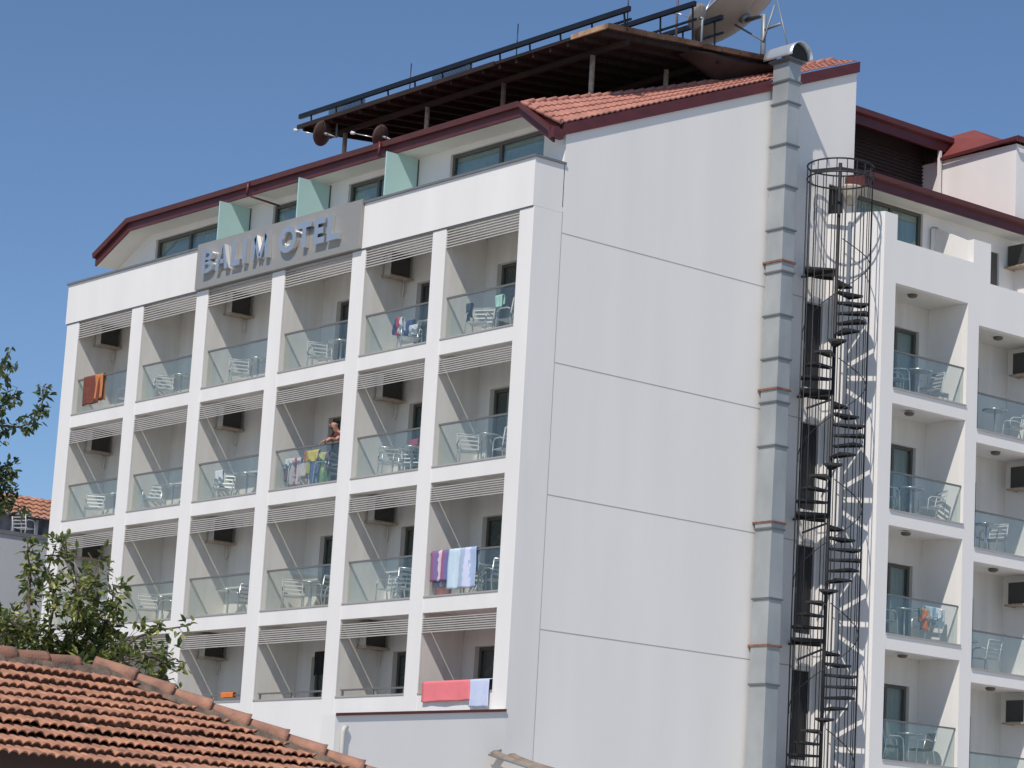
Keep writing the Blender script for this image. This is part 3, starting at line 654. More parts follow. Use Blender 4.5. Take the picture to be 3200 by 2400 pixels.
# chairs: local frame, facing +X, backrest at -X
def make_chair(mm, slats, wicker=False, sw=.50):
    e = empty('balcony_chair'); tag(e, 'chair', 'chair')
    for s in (-1, 1):
        y = s * sw / 2
        pts = [(.26, y, 0), (.24, y, .42), (.22, y, .60), (.14, y, .66), (-.10, y, .66), (-.20, y, .62)]
        LB().tube(pts, .017, 6).build('arm_leg', mm, e)
        LB().tube([(-.30, y, 0), (-.20, y, .40), (-.30, y, .86)], .017, 6).build('leg', mm, e)
    LB().tube([(-.30, -sw / 2, .86), (-.30, sw / 2, .86)], .017, 6).build('top_rail', mm, e)
    m = LB()
    if wicker:
        m.grid(lambda u, v: (-.205 - .10 * v - .07 * math.sin(PI * u) + .0, -sw / 2 + sw * u, .42 + .44 * v), 8, 6).build('backrest', WICK, e, solid=.02)
        LB().box(-.20, .25, -sw / 2 + .02, sw / 2 - .02, .40, .44).build('seat', WICK, e)
    else:
        for k in range(slats):
            z = .50 + k * .30 / max(1, slats - 1); x = -.20 - .10 * (z - .40) / .46; m.hexa([(x - .008, -sw / 2, z), (x + .008, -sw / 2, z), (x + .008, sw / 2, z), (x - .008, sw / 2, z), (x - .02, -sw / 2, z + .034), (x - .004, -sw / 2, z + .034), (x - .004, sw / 2, z + .034), (x - .02, sw / 2, z + .034)])
        m.build('backrest', mm, e)
        m = LB()
        for k in range(7): x = -.18 + k * .063; m.box(x, x + .036, -sw / 2 + .015, sw / 2 - .015, .405, .425)
        m.build('seat', mm, e)
    return e
CW = mat('chair_white', (.54, .54, .53), .4, .1, var=.04)
ch_w = make_chair(CW, 4); ch_a = make_chair(ALU, 4); ch_d = make_chair(ALU, 4, True)
def make_table():
    e = empty('bistro_table'); tag(e, 'table', 'table')
    LB().lathe((0, 0, .735), [(.30, 0), (.335, .008), (.335, .028), (.33, .034), (.0, .036)], 28).build('tabletop', mat('table_alu', (.60, .62, .62), .25, .8, var=.04), e)
    LB().tube([(0, 0, .04), (0, 0, .735)], .026, 8).build('pedestal', ALU, e)
    LB().lathe((0, 0, 0), [(.20, 0), (.20, .02), (.05, .045), (.0, .046)], 20).build('base', ALU, e); return e
tb = make_table(); index_kids()
used = set()
def place(proto, x, y, z, rz, label, group):
    o = proto if proto.name not in used else copy_tree(proto); used.add(proto.name)
    o.location = (x, y, z); o.rotation_euler.z = rz; tag(o, label, None, group)
    return o
GC, GT = 'metal chairs on the balconies', 'round tables on the balconies'
FLZ = lambda r: 14.457 - 3 * r
CH = [  # row, bay, x, y, rot deg, kind, word
 (0, 0, -18.05, .75, 190, 'a', ''), (0, 1, -16.10, .66, -25, 'w', ''), (0, 2, -12.45, .66, -25, 'w', ''), (0, 3, -8.90, .66, -20, 'w', ''), (0, 4, -5.16, .62, -25, 'a', 'clothes draped '), (0, 5, -2.50, .62, -60, 'w', ''), (0, 5, -1.55, .80, 185, 'w', ''),
 (1, 0, -19.25, .66, -35, 'w', ''), (1, 1, -16.21, .62, -30, 'a', ''), (1, 2, -12.80, .66, -40, 'w', ''), (1, 3, -9.30, .62, -50, 'w', ''), (1, 3, -8.10, .60, 190, 'a', ''), (1, 4, -5.59, .62, -25, 'a', ''), (1, 4, -5.35, .92, -60, 'w', ''), (1, 5, -2.55, .58, -30, 'w', ''), (1, 5, -1.55, .90, 170, 'w', ''),
 (2, 1, -15.85, .55, -30, 'w', ''), (2, 1, -15.20, .9, 200, 'a', ''), (2, 2, -11.70, .75, 180, 'a', ''), (2, 3, -9.15, .55, -30, 'w', ''), (2, 3, -8.10, .72, 185, 'a', ''), (2, 4, -5.55, .85, -70, 'w', ''), (2, 4, -4.95, .80, 160, 'a', ''), (2, 5, -2.5, .9, -30, 'w', ''), (2, 5, -1.55, .8, 170, 'a', ''), (2, 0, -18.9, .6, -30, 'w', '')]
cnt = {}
tot = {}
for c in CH: tot[(c[0], c[1])] = tot.get((c[0], c[1]), 0) + 1
for r, i, x, y, a, k, wd in CH:
    n = cnt.get((r, i), 0); cnt[(r, i)] = n + 1
    side = ('' if tot[(r, i)] == 1 else (' left' if n == 0 else ' right'))
    place({'w': ch_w, 'a': ch_a}[k], x, y, FLZ(r), math.radians(a), '%s%s slatted chair, %s' % ('white' if k == 'w' else 'silver', side, where(r, i)), GC)
TB = [(0, 1, -15.50, .8), (0, 2, -11.85, .8), (0, 3, -8.20, .8), (0, 4, -4.60, .8), (1, 0, -18.45, .8), (1, 1, -15.46, .8), (1, 2, -11.95, .8), (1, 4, -4.95, .75), (1, 5, -2.05, .70), (2, 1, -15.51, .80 - .35 + .35), (2, 2, -12.25, .70), (2, 3, -8.75, .80), (2, 5, -2.02, .66)]
for r, i, x, y in TB: place(tb, x, y, FLZ(r), 0, 'round metal table, ' + where(r, i), GT)
def wz(r, c): return SB[c] - 3 * r - .03
WCH = [(0, 0, .75, 11.30, 60, 'a', 'left'), (0, 0, .62, 12.62, -100, 'w', 'right'), (0, 1, .80, 15.75, -120, 'w', ''), (1, 0, .75, 11.0, 80, 'a', 'left'), (1, 0, .70, 12.75, -110, 'w', 'right'), (1, 1, .7, 14.25, 100, 'a', 'left'), (1, 1, .8, 14.98, -80, 'w', 'right'),
       (2, 0, .75, 11.05, 80, 'w', 'left'), (2, 0, .78, 12.55, -95, 'a', 'right'), (2, 1, .72, 14.90, 180, 'w', ''), (3, 0, .75, 11.45, 60, 'd', 'left'), (3, 0, .72, 12.55, -110, 'd', 'right')]
for r, c, x, y, a, k, sd in WCH:
    place({'w': ch_w, 'a': ch_a, 'd': ch_d}[k], x, y, wz(r, c), math.radians(a), '%s%s, %s' % ((sd + ' ') if sd else '', {'w': 'white slatted chair', 'a': 'silver slatted chair', 'd': 'dark wicker chair'}[k], wwhere(r, c)), GC)
for r, c, x, y in [(0, 0, .8, 12.03), (0, 1, .8, 14.95), (1, 0, .8, 11.86), (2, 0, .8, 11.75), (2, 1, .8, 14.05), (3, 0, .8, 12.02), (1, 1, .9, 14.6)]:
    place(tb, x, y, wz(r, c), 0, 'round metal table, ' + wwhere(r, c), GT)
# cloth: a sheet hung over a bar along direction d at height z
def cloth(name, x0, x1, y, z, front, back, mt, label, cat, seed=0, along='x', spread=.06, skew=0, wob=.02):
    m = MB(); L = front + back + .10
    def P(u, v):
        s = v * L; n1 = noise.noise(Vector((u * 3 + seed, v * 2, seed))); n2 = noise.noise(Vector((u * 6 + seed, v * 4, 9 + seed)))
        if s < front: off, zz = -spread / 2, z - (front - s)
        elif s < front + .10: t = (s - front) / .10 * PI; off, zz = -spread / 2 * math.cos(t), z + .028 * math.sin(t)
        else: off, zz = spread / 2, z - (s - front - .10)
        dn = max(0, z - zz); off += (wob * 1.6 * n1 + wob * math.sin(u * 11 + seed)) * min(1, dn * 3) * (1 if off > 0 else 1) - (.01 if off < 0 else -.01)
        zz += .03 * n2 * min(1, dn * 4) + skew * (u - .5) * dn
        a = x0 + (x1 - x0) * u + .03 * n1 * dn
        return (a, y + off, zz) if along == 'x' else (y - off, a, zz)
    m.grid(P, 18, 26); c = Vector(((x0 + x1) / 2, y, z)) if along == 'x' else Vector((y, (x0 + x1) / 2, z))
    o = m.build(name, mt, loc=c, solid=.012, fix=False); tag(o, label, cat); return o
C = lambda n, *c: stripemat(n, list(c), 'X', 5, .25)
z1r = FLZ(0) + 1.06
cloth('bath_towel', -19.48, -18.60, .15, z1r, .80, .62, mat('rust_towel', (.20, .055, .038), .95, var=.25, vscale=9), 'rust brown towel hanging over the top left balcony rail', 'towel', 1)
cloth('bath_towel', -18.86, -18.44, .165, z1r + .01, .70, .72, mat('orange_towel', (.55, .20, .07), .95), 'narrow orange towel behind the rust brown towel', 'towel', 2, spread=.10)
z3r = FLZ(2) + 1.06
cloth('bath_towel', -3.10, -2.46, .15, z3r, .68, .8, C('purple_stripes', (.30, .12, .22), (.20, .16, .34), (.75, .55, .60), (.30, .12, .24), (.16, .17, .36)), 'purple and pink striped towel on the third row rail', 'towel', 3)
cloth('bath_towel', -2.44, -1.46, .145, z3r + .008, .90, .5, C('blue_stripes', (.55, .68, .78), (.62, .74, .80), (.42, .52, .66), (.66, .68, .84), (.40, .50, .68)), 'large pale blue striped towel on the third row rail', 'towel', 4, spread=.075)
cloth('beach_towel', -2.95, -2.40, .24, FLZ(2) + .42, .36, .2, mat('orange_red', (.60, .14, .05), .95, col2=(.25, .05, .04), vscale=5), 'orange red towel low behind the third row glass', 'towel', 5)
cloth('beach_towel', -2.92, -1.18, .09, 6.53, .44, .42, mat('pink_towel', (.88, .22, .24), .95, var=.06, vscale=4), 'wide pink towel draped over the bottom right balcony wall', 'towel', 6, spread=.28, wob=.008)
cloth('beach_towel', -1.20, -.53, .09, 6.535, .60, .42, mat('pale_blue_towel', (.50, .60, .80), .95, col2=(.66, .66, .80), vscale=7), 'pale blue towel beside the pink towel', 'towel', 7, spread=.29, wob=.01)
cloth('beach_towel', -11.30, -10.75, .12, 6.50, .10, .1, mat('orange_roll', (.75, .20, .04), .95), 'bright orange towel rolled on the bottom row rail', 'towel', 8, spread=.08)
cloth('hanging_shirt', -8.62, -8.16, 1.0, 7.52, .55, .5, mat('black_cloth', (.012, .012, .014), .95), 'black shirt hanging in front of a bottom row door', 'shirt', 9)
fz = FLZ(0)
cloth('bathing_suit', -5.50, -5.22, .45, fz + .90, .40, .3, C('red_navy', (.03, .04, .16), (.60, .03, .06), (.70, .05, .08), (.7, .7, .75)), 'red and navy swimwear over a top row chair', 'clothes', 10, wob=.05)
cloth('bathing_suit', -5.26, -5.00, .62, fz + .84, .36, .3, mat('navy_cloth', (.03, .07, .22), .95), 'navy blue cloth draped beside the red swimwear', 'clothes', 11, wob=.05)
cloth('small_towel', -5.05, -4.72, .55, fz + .68, .22, .2, mat('white_cloth', (.75, .75, .76), .95), 'small white towel on the chair with the red swimwear', 'clothes', 12, wob=.05)
cloth('bathing_suit', -2.78, -2.60, .46, fz + .88, .40, .3, mat('dark_navy', (.03, .04, .08), .95), 'dark navy swim shorts over the top right chair', 'clothes', 13, wob=.03)
cloth('small_towel', -1.92, -1.66, .62, fz + .98, .26, .2, mat('mint_cloth', (.45, .72, .60), .95), 'mint green cloth on the top right balcony', 'clothes', 14, wob=.03)
fz = FLZ(1)
cloth('small_towel', -12.95, -12.60, .50, fz + .86, .34, .3, MATS['white_cloth'], 'white towel over a chair, third balcony of second row', 'clothes', 15, wob=.04)
cloth('laundry', -9.72, -9.32, .45, fz + .86, .22, .3, mat('pale_cloth', (.62, .62, .63), .95), 'pale grey laundry heap at the left of the laundry balcony', 'clothes', 16, wob=.06)
cloth('laundry', -9.72, -9.35, .42, fz + .66, .34, .2, mat('brown_cloth', (.16, .10, .10), .95), 'brown laundry below the pale grey heap', 'clothes', 26, wob=.05)
cloth('laundry', -9.33, -8.98, .42, fz + .84, .66, .5, C('white_red', (.62, .52, .53), (.45, .08, .12), (.8, .6, .62), (.62, .55, .57)), 'white and crimson laundry on the laundry balcony', 'clothes', 17, wob=.06)
cloth('laundry', -9.02, -8.66, .40, fz + .70, .34, .3, mat('rose_cloth', (.72, .60, .60), .95), 'rose white cloth on the laundry balcony', 'clothes', 18, wob=.06)
cloth('laundry', -8.92, -8.30, .46, fz + .98, .58, .4, stripemat('yellow_print', [(.40, .14, .05), (.75, .48, .05), (.50, .46, .08), (.80, .56, .08), (.62, .50, .14)], 'X', 9, .6), 'yellow patterned towel in the middle of the laundry balcony', 'clothes', 19, wob=.07)
cloth('laundry', -8.55, -8.10, .40, fz + .68, .56, .3, stripemat('blue_denim', [(.05, .08, .25), (.10, .16, .34), (.30, .34, .45), (.08, .11, .3)], 'X', 8, .5), 'blue cloth under the yellow patterned towel', 'clothes', 20, wob=.06)
cloth('laundry', -8.30, -7.85, .44, fz + .88, .40, .4, stripemat('plum_lime', [(.25, .12, .16), (.55, .55, .20), (.50, .60, .25), (.20, .10, .16)], 'X', 8, .5), 'plum and lime cloth right of the yellow towel', 'clothes', 21, wob=.06)
cloth('laundry', -8.20, -7.80, .40, fz + .46, .40, .3, stripemat('lime_print', [(.20, .30, .12), (.50, .62, .30), (.12, .2, .1)], 'X', 9, .7), 'green printed cloth low at the right of the laundry', 'clothes', 22, wob=.05)
cloth('small_towel', -4.95, -4.65, .72, fz + .92, .12, .1, mat('crimson_cloth', (.35, .06, .12), .95), 'crimson bundle on the table, fifth balcony of second row', 'clothes', 23, wob=.03)
fz = wz(2, 0)
cloth('bath_towel', 12.05, 12.42, .98, fz + .80, .50, .3, stripemat('orange_multi', [(.10, .16, .10), (.70, .16, .04), (.75, .25, .06), (.5, .35, .15)], 'Y', 6, .5), 'orange patterned towel in the left wing column chairs', 'towel', 24, 'y', wob=.06)
cloth('bath_towel', 12.30, 12.72, .95, fz + .88, .30, .3, stripemat('sky_print', [(.40, .55, .65), (.5, .62, .7), (.3, .42, .55)], 'Y', 6, .5), 'light blue patterned towel beside the orange towel', 'towel', 25, 'y', wob=.05)
cloth('bath_towel', 12.68, 12.98, .97, fz + .88, .48, .3, MATS['white_cloth'], 'white towel at the right end of the wing towels', 'towel', 27, 'y', wob=.04)

# ---------------------------------------------------------------- person leaning on the rail
def person():
    e = empty('person', (-7.30, .62, FLZ(1))); tag(e, 'bald person in maroon shirt leaning forearms on the balcony rail', 'person')
    fz = FLZ(1)
    V, E_, R_ = [], [], []
    def chain(pts, rs, start=None):
        last = start
        for p, r in zip(pts, rs):
            V.append(p); R_.append(r); i = len(V) - 1
            if last is not None: E_.append((last, i))
            last = i
        return last
    # pelvis at root
    bx = -7.43
    chain([(bx, .62, fz + .93)], [.145])                                   # 0 pelvis
    waist = chain([(bx, .58, fz + 1.06), (bx - .01, .45, fz + 1.19)], [.135, .15], 0)
    neck = chain([(bx - .04, .33, fz + 1.34)], [.078], waist)
    head = chain([(bx - .03, .27, fz + 1.41), (bx - .04, .235, fz + 1.485), (bx - .03, .25, fz + 1.56)], [.070, .100, .088], neck)
    for s, hand in ((-1, (-7.56, .04, fz + 1.085)), (1, (-7.28, .04, fz + 1.12))):
        sh = chain([(bx + s * .17, .37, fz + 1.27)], [.07], waist)
        el = (bx + s * .20 - .06, .19, fz + 1.10)
        wr = chain([el, tuple(el[k] * .3 + hand[k] * .7 for k in range(3)), hand], [.046, .036, .026], sh)
        hv = Vector(hand); d = Vector((-.5, -.55, -.55)).normalized(); sd = Vector((.6, -.5, .0)).normalized()
        palm = chain([tuple(hv + d * .05)], [.030], wr)
        for f in range(4):
            b0 = hv + d * .085 + sd * (.024 * (f - 1.5)); L = (.062, .074, .070, .054)[f]
            chain([tuple(b0), tuple(b0 + d * L * .5 + Vector((0, 0, -.008))), tuple(b0 + d * L * .8 + Vector((0, 0, -.035)))], [.010, .009, .008], palm)
        tb0 = hv + d * .03 - sd * .035; chain([tuple(tb0), tuple(tb0 + d * .04 - sd * .015)], [.011, .009], palm)
        hip = chain([(bx + s * .10, .64, fz + .86), (bx + s * .11, .60, fz + .50), (bx + s * .11, .68, fz + .09), (bx + s * .12, .56, fz + .035)], [.095, .062, .045, .035], 0)
    me = bpy.data.meshes.new('body'); off = wloc(e); me.from_pydata([tuple(Vector(v) - off) for v in V], E_, [])
    o = bpy.data.objects.new('body', me); COL.objects.link(o); o.parent = e; sm = o.modifiers.new('skin', 'SKIN'); sm.use_smooth_shade = True
    for i, r in enumerate(R_): me.skin_vertices[0].data[i].radius = (r, r)
    me.skin_vertices[0].data[0].use_root = True
    ss = o.modifiers.new('sub', 'SUBSURF'); ss.levels = ss.render_levels = 2; me.materials.append(SKIN)
    hc = Vector((bx - .04, .235, fz + 1.50))
    def blob(name, c, r, m_, sc=(1, 1, 1)):
        b = MB(); bmesh.ops.create_uvsphere(b.b, u_segments=16, v_segments=10, radius=1)
        for v in b.b.verts: v.co = Vector((v.co.x * r * sc[0], v.co.y * r * sc[1], v.co.z * r * sc[2])) + Vector(c)
        for f in b.b.faces: f.smooth = True
        return b.build(name, m_, e)
    blob('eye', hc + Vector((-.075, -.055, .01)), .010, HAIR); blob('eye', hc + Vector((-.010, -.093, .01)), .010, HAIR)
    blob('nose', hc + Vector((-.055, -.088, -.015)), .016, SKIN, (1, 1, 1.4)); blob('mouth', hc + Vector((-.050, -.076, -.055)), .014, mat('lip', (.3, .1, .08), .6), (1.5, 1, .5))
    blob('ear', hc + Vector((.085, -.01, .0)), .022, SKIN, (.4, 1, 1.3)); blob('beard', hc + Vector((-.035, -.045, -.085)), .045, HAIR, (1.1, 1, .6))
    def sleeve(name, pts, rs, m_):
        b = MB(); b.tube([Vector(p) for p in pts], rs, 14); return b.build(name, m_, e)
    # shirt torso and short sleeves in one mesh
    b = MB(); b.tube([(bx, .63, fz + .86), (bx, .61, fz + .98), (bx, .54, fz + 1.10), (bx - .01, .44, fz + 1.21), (bx - .02, .37, fz + 1.30), (bx - .03, .345, fz + 1.335)], [.165, .165, .165, .185, .14, .085], 18)
    for s in (-1, 1): b.tube([(bx + s * .10, .39, fz + 1.27), (bx + s * .18, .36, fz + 1.26), (bx + s * .18, .27, fz + 1.18)], [.085, .082, .068], 12)
    b.build('shirt', SHIRT, e)
    b = MB()
    for s in (-1, 1): b.tube([(bx + s * .06, .64, fz + .95), (bx + s * .10, .64, fz + .84), (bx + s * .11, .60, fz + .50), (bx + s * .11, .68, fz + .12)], [.12, .108, .078, .062], 12)
    b.build('trousers', TROUS, e)
person()

# ================================================================ canopy at the bottom, rail on the side
cn = empty('folded_awning', (1.0, -.15, 4.6)); tag(cn, 'tan folded canvas awning at the foot of the blank wall', 'awning')
m = MB().grid(lambda u, v: (.12 + 3.0 * u, -.45 + .75 * v, 4.93 - .60 * u ** .8 + .05 * math.sin(v * 9) - .10 * abs(v - .4)), 14, 8); m.build('canvas', CANV, cn, solid=.03)
MB().tube([(.08, -.45, 4.86), (3.1, -.45, 4.22)], .025, 6).build('front_bar', POLEM, cn); MB().tube([(.05, -.1, 4.98), (.12, -.45, 4.86)], .03, 6).build('arm', STEEL, cn)

# ================================================================ background at the left
gb = MB().box(-40, -26, -14, 3.6, 0, 11.78).build('grey_building', GREYW, loc=(-33, -5, 0)); tag(gb, 'plain grey building with flat roof behind the hotel left corner', 'building')
MB().box(-40.1, -25.95, -14.1, 3.65, 11.782, 11.90).build('coping', GREYM, gb)
nb = empty('neighbouring_house', (-31, 8, 0)); tag(nb, 'distant house with orange tiled roof and cluttered terrace', 'house')
MB().box(-38, -30.5, 3.35, 14, 0, 13.1).build('wall', mat('mottled_wall', (.42, .42, .46), .9, col2=(.02, .02, .03), vscale=1.6), nb)
def np_(u, v):
    p = Vector((-30.0 - 2.6 * (1 - v), 3.2 + 8 * u, 14.05 - 1.05 * v)); return p, Vector((.35, 0, .93))
tiles(np_, 30, 5, .05, .06).build('roof', TILEOLD, nb, fix=False)
MB().hexa([(-36, 3.2, 12.8), (-30.0, 3.2, 12.8), (-30.0, 3.3, 12.8), (-36, 3.3, 12.8), (-36, 3.2, 12.9), (-30.0, 3.2, 13.0), (-30.0, 3.3, 13.0), (-36, 3.3, 12.9)]).build('verge', RIDGE, nb)
for x, z, mm in ((-30.3, 12.6, WHITE), (-30.3, 12.5, ALU)): pass
for k in range(5):
    y = 3.4 + k * .85; MB().tube([(-30.35, y, 11.0), (-30.35, y, 13.0)], .06, 8).build('post', WHITE, nb)
# terrace clutter: white garden furniture seen over the parapet
for k, (x, y, wd) in enumerate(((-27.6, 1.5, 'left'), (-27.2, 2.9, 'right'))):
    o = copy_tree(ch_w); o.location = (x, y, 11.80); o.rotation_euler.z = k * 2.0
    tag(o, 'white garden chair on the distant grey roof terrace, %s one' % wd, 'chair', 'white chairs on the distant roof terrace')
# ================================================================ tiled house in the foreground
fh = empty('tiled_house', (6, -17, 0)); tag(fh, 'low house with weathered orange clay tile roof in front', 'house')
hr = Vector((.63964699, .7686688, 0)); hf = Vector((-.77573994, .63105273, 0))
psi = math.radians(40); dv = (hr * math.sin(psi) + hf * math.cos(psi)); nv = (hr * math.cos(psi) - hf * math.sin(psi)); SLP = math.tan(math.radians(25))
DEPTH = 36.0
def at(u, v, D):
    d = (CX * ((u - 1600) / 8333.57) + CY * (-(v - 1200) / 8333.57) - CZ); k = D / d.dot(hf); return CP + d * k
P0 = at(340, 2106, DEPTH)         # where ridge and hip meet
def rp(a, b, h=0): return P0 + dv * a + (nv - Vector((0, 0, SLP))) * b + Vector((0, 0, h))
nrm = (nv * SLP + Vector((0, 0, 1))).normalized()
EX = .32; CWD = .145; NR = 10; off0 = -7.0
m = MB(); per = 6
for j in range(NR):
    b0 = j * EX * .9063; b1 = b0 + EX * 1.30 * .9063; amax = b1 * 1.02 + .05; nc = int((amax - off0) / CWD); prev = None
    top, bot, low = [], [], []
    for i in range(nc * per + 1):
        ph = (i % per) / per; a = off0 + i * CWD / per; hg = .042 * abs(math.sin(ph * PI)) ** .8; ci = i // per
        jt = .010 * noise.noise(Vector((ci * 1.37, j * 2.1, 0))) ; js = .05 * noise.noise(Vector((ci * .9, j * 1.3, 5))); wv = .035 * noise.noise(Vector((a * .35, j * .3, 2)))
        top.append(m.b.verts.new(rp(a, b0) + nrm * (hg * .6 + jt + wv - .02))); q = rp(a, b1 + js) + nrm * (hg + jt + wv + .05)
        bot.append(m.b.verts.new(q)); low.append(m.b.verts.new(q - nrm * .018))
    for A_, B_ in ((top, bot), (bot, low)):
        for i in range(len(A_) - 1): m.b.faces.new((A_[i], A_[i + 1], B_[i + 1], B_[i]))
rf = m.build('roof', TILEOLD, fh, fix=False)
m = MB()
def capt(m, p, q, r0, r1):
    m.tube([p, p.lerp(q, .12), p.lerp(q, .88), q], [r0, r0, r1, r1 * 1.12], 12)
for k in range(14):
    a0 = -.6 - k * .55; capt(m, rp(a0 + .02, 0, .06 + .02 * noise.noise(Vector((k, 0, 0)))), rp(a0 - .56 + 1.14 * 0, 0, .04), .125, .11)
m.build('ridge_tile', RIDGE, rf)
m = MB()
for k in range(26):
    s0 = k * .37 - .15; capt(m, rp(s0, s0, .07), rp(s0 + .40, s0 + .40, .085), .095, .125)
m.build('hip_tile', mat('hip_clay', (.50, .255, .165), .85, col2=(.27, .14, .10), vscale=3.5, bump=.5, bscale=25), rf)
m = MB()
def mrt(P, L, side):
    def G(u, v):
        o = .035 * noise.noise(Vector((u * L * 5, 3 + side, 1))) + .02 * noise.noise(Vector((u * L * 14, 7 + side, v * 3)))
        return P(u * L, v * (.20 + 2.2 * o), .03 + .085 * math.sin(PI * min(1, .25 + v * .75)) + o * .5)
    m.grid(G, int(L * 14), 5)
mrt(lambda s_, d_, h: rp(s_ - .1 - d_ * .25, s_ - .1 + d_ * 1.1, h), 7.5, 0)
mrt(lambda s_, d_, h: rp(-s_ + .1, d_ * 1.0, h), 7.2, 1)
m.build('mortar', MORTAR, rf)
BE = NR * EX * .9063
m = MB().hexa([rp(-8, BE - .55, -.03), rp(BE, BE - .5, -.03), rp(BE - .6, BE - 1.1, -.1), rp(-8, BE - 1.1, -.1), rp(-8, BE - .55, .0), rp(BE, BE - .5, .0), rp(BE - .6, BE - 1.1, 0), rp(-8, BE - 1.1, 0)]); m.build('eaves_board', WOOD, fh)
q = [rp(-8, BE - .8), rp(BE - .8, BE - .8), rp(BE - .8, -.2) - Vector((0, 0, 2)), rp(-8, -.2) - Vector((0, 0, 2))]
zt = q[0].z - .05
m = MB().prism([(p.x, p.y, 0) for p in q], (0, 0, zt)); m.build('wall', mat('house_wall', (.10, .07, .06), .9), fh)
# far slope and hip slope so the roof is whole
m = MB(); a_ = rp(0, 0); BF = rp(BE, BE); bk = [rp(-8, 0, -.01), rp(0, 0, -.01), rp(BE, BE, -.01), BF - nv * 2 * BE + Vector((0, 0, 0)), rp(-8, BE) - nv * 2 * BE]
m.poly([rp(-8, 0, -.02), rp(0, 0, -.02), BF - nv * 2 * BE, rp(-8, BE) - nv * 2 * BE, BF - Vector((0, 0, .02))], [(0, 1, 2, 3), (1, 4, 2)]); m.build('rear_roof', TILEOLD, fh, solid=.04)

# ================================================================ trees
def leafy(name, base, limbs, label, n_per, lm, size, spread, seed, trunk=None, cat='tree'):
    rnd = random.Random(seed); e = empty(name, base); tag(e, label, cat)
    mt_ = MB(); ml = MB()
    for pts, dens, r0 in limbs:
        pts = [Vector(p) for p in pts]; mt_.tube(pts, [r0 * (1 - .75 * k / (len(pts) - 1)) for k in range(len(pts))], 6)
        for a, b in zip(pts, pts[1:]):
            n = max(1, int((b - a).length * n_per * dens))
            for k in range(n):
                c = a.lerp(b, rnd.random()); dr = Vector((rnd.gauss(0, 1), rnd.gauss(0, 1), rnd.gauss(0, 1))).normalized() * spread * dens * rnd.random() ** .7
                # small twig with several leaves
                tip = c + dr; ax = (b - a).normalized()
                if dr.length > .12: mt_.tube([c, tip], [.006, .003], 4, cap=False)
                for q in range(rnd.randint(2, 4)):
                    L = size * rnd.uniform(.7, 1.25); d = (dr.normalized() * .6 + Vector((rnd.gauss(0, .6), rnd.gauss(0, .6), rnd.gauss(-.15, .5)))).normalized()
                    up = Vector((rnd.gauss(0, .5), rnd.gauss(0, .5), 1)).normalized(); sd = d.cross(up).normalized(); u2 = sd.cross(d)
                    o = tip + Vector((rnd.uniform(-1, 1), rnd.uniform(-1, 1), rnd.uniform(-1, 1))) * size * .4; wv = L * .24
                    P = [o, o + d * L * .35 + sd * wv + u2 * .15 * wv, o + d * L * .75 + sd * wv * .7, o + d * L - u2 * L * .12, o + d * L * .75 - sd * wv * .7, o + d * L * .35 - sd * wv + u2 * .15 * wv, o + d * L * .5 - u2 * wv * .35]
                    ml.poly(P, [(0, 1, 6), (1, 2, 6), (2, 3, 6), (3, 4, 6), (4, 5, 6), (5, 0, 6)])
    if trunk: mt_.tube(trunk[0], trunk[1], 10)
    mt_.build('trunk', BARK, e, fix=False); ml.build('crown', lm, e, fix=False); return e
DT = 46
def A(*uv): return [at(u, v, DT + .8 * math.sin(u * .013 + v * .021)) for u, v in uv]
bs = at(200, 2200, DT); bs.z = 0
L2 = []
hub = (180, 2120)
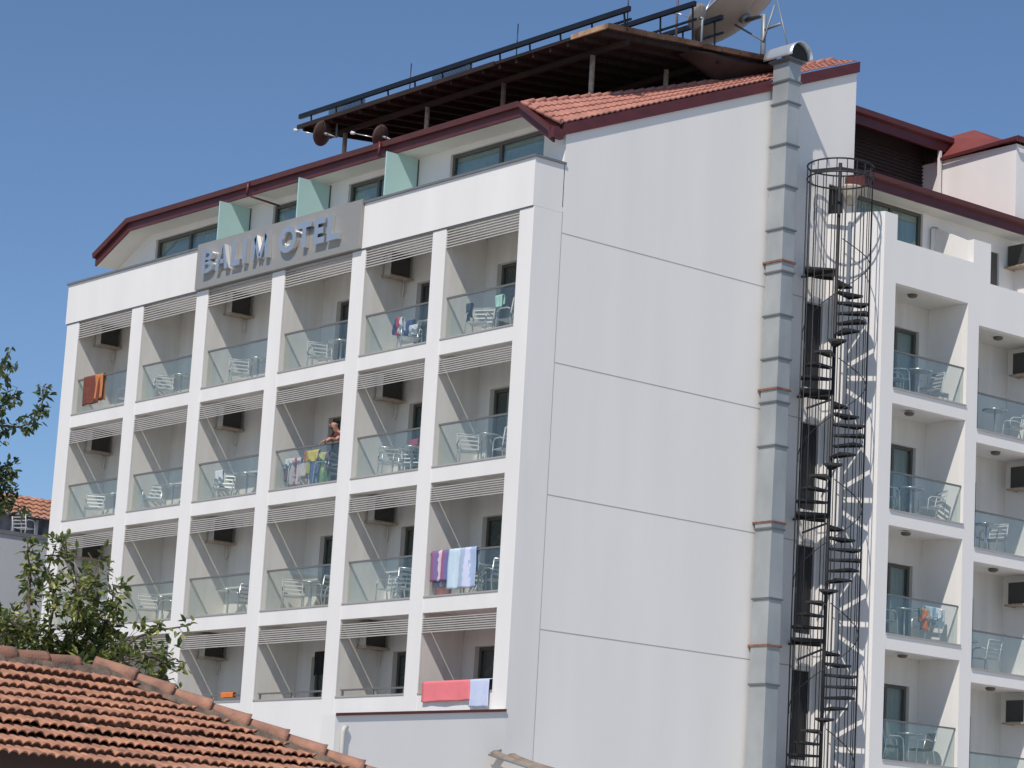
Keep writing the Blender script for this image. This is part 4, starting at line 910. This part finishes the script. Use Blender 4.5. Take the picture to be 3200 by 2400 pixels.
for pts, dn in (([hub, (110, 2000), (90, 1900), (95, 1790), (85, 1720), (110, 1700)], .6), ([hub, (150, 1990), (170, 1880), (150, 1780), (175, 1700)], .8), ([hub, (230, 2000), (250, 1880), (230, 1780), (190, 1690)], .9),
                ([hub, (270, 1980), (300, 1860), (310, 1740)], .7), ([hub, (320, 1990), (350, 1900), (355, 1830)], .7), ([hub, (60, 2050), (20, 1990), (-30, 1930)], 1.3), ([hub, (360, 2050), (430, 1990), (490, 1970), (560, 1960), (610, 1945)], .45),
                ([hub, (300, 2080), (400, 2060), (480, 2050), (530, 2090)], 1.1), ([hub, (250, 2090), (320, 2030), (400, 2000)], 1.4), ([hub, (100, 2080), (40, 2080), (-40, 2060)], 1.5), ([hub, (120, 2040), (60, 1960), (20, 1930)], 1.3), ([hub, (200, 2040), (210, 1960)], 1.5), ([hub, (400, 2110), (500, 2130), (545, 2120)], .9), ([(0, 2150), (120, 2130), (300, 2130), (420, 2120)], 1.4), ([hub, (340, 2000), (340, 1950), (300, 1920)], 1.1)):
    L2.append((A(*pts), dn, .035))
leafy('leafy_tree', bs, L2, 'leafy green tree growing up behind the tiled roof', 31, LEAF, .165, .32, 3, ([bs, at(180, 2120, DT)], [.12, .07]))
bs2 = at(-160, 2200, DT + 4); bs2.z = 0
L3 = []
def A3(*uv): return [at(u, v, DT + 4 + .5 * math.sin(u * .03)) for u, v in uv]
for pts, dn, r in (([(-160, 1500), (-60, 1370), (0, 1330), (60, 1335), (90, 1325), (130, 1275), (140, 1200)], .55, .03), ([(-60, 1370), (-10, 1280), (40, 1240), (55, 1210)], .75, .02), ([(-60, 1370), (-20, 1240), (0, 1180), (20, 1130), (35, 1090)], .35, .015), ([(20, 1180), (50, 1145)], .3, .008),
                  ([(-160, 1600), (-60, 1500), (0, 1490), (40, 1450)], .9, .02), ([(-160, 1600), (-40, 1580), (20, 1560), (70, 1590)], 1.0, .02), ([(-160, 1500), (-40, 1380), (-5, 1370)], .5, .02), ([(-160, 1600), (-50, 1620), (0, 1540), (10, 1480)], 1.0, .02), ([(-160, 1700), (-60, 1690), (-10, 1690)], .5, .015)):
    L3.append((A3(*pts), dn, r))
leafy('leafy_tree', bs2, L3, 'dark tree reaching in from the left edge of the photo', 50, LEAF2, .16, .26, 5, ([bs2, at(-160, 1500, DT + 4)], [.18, .05]))
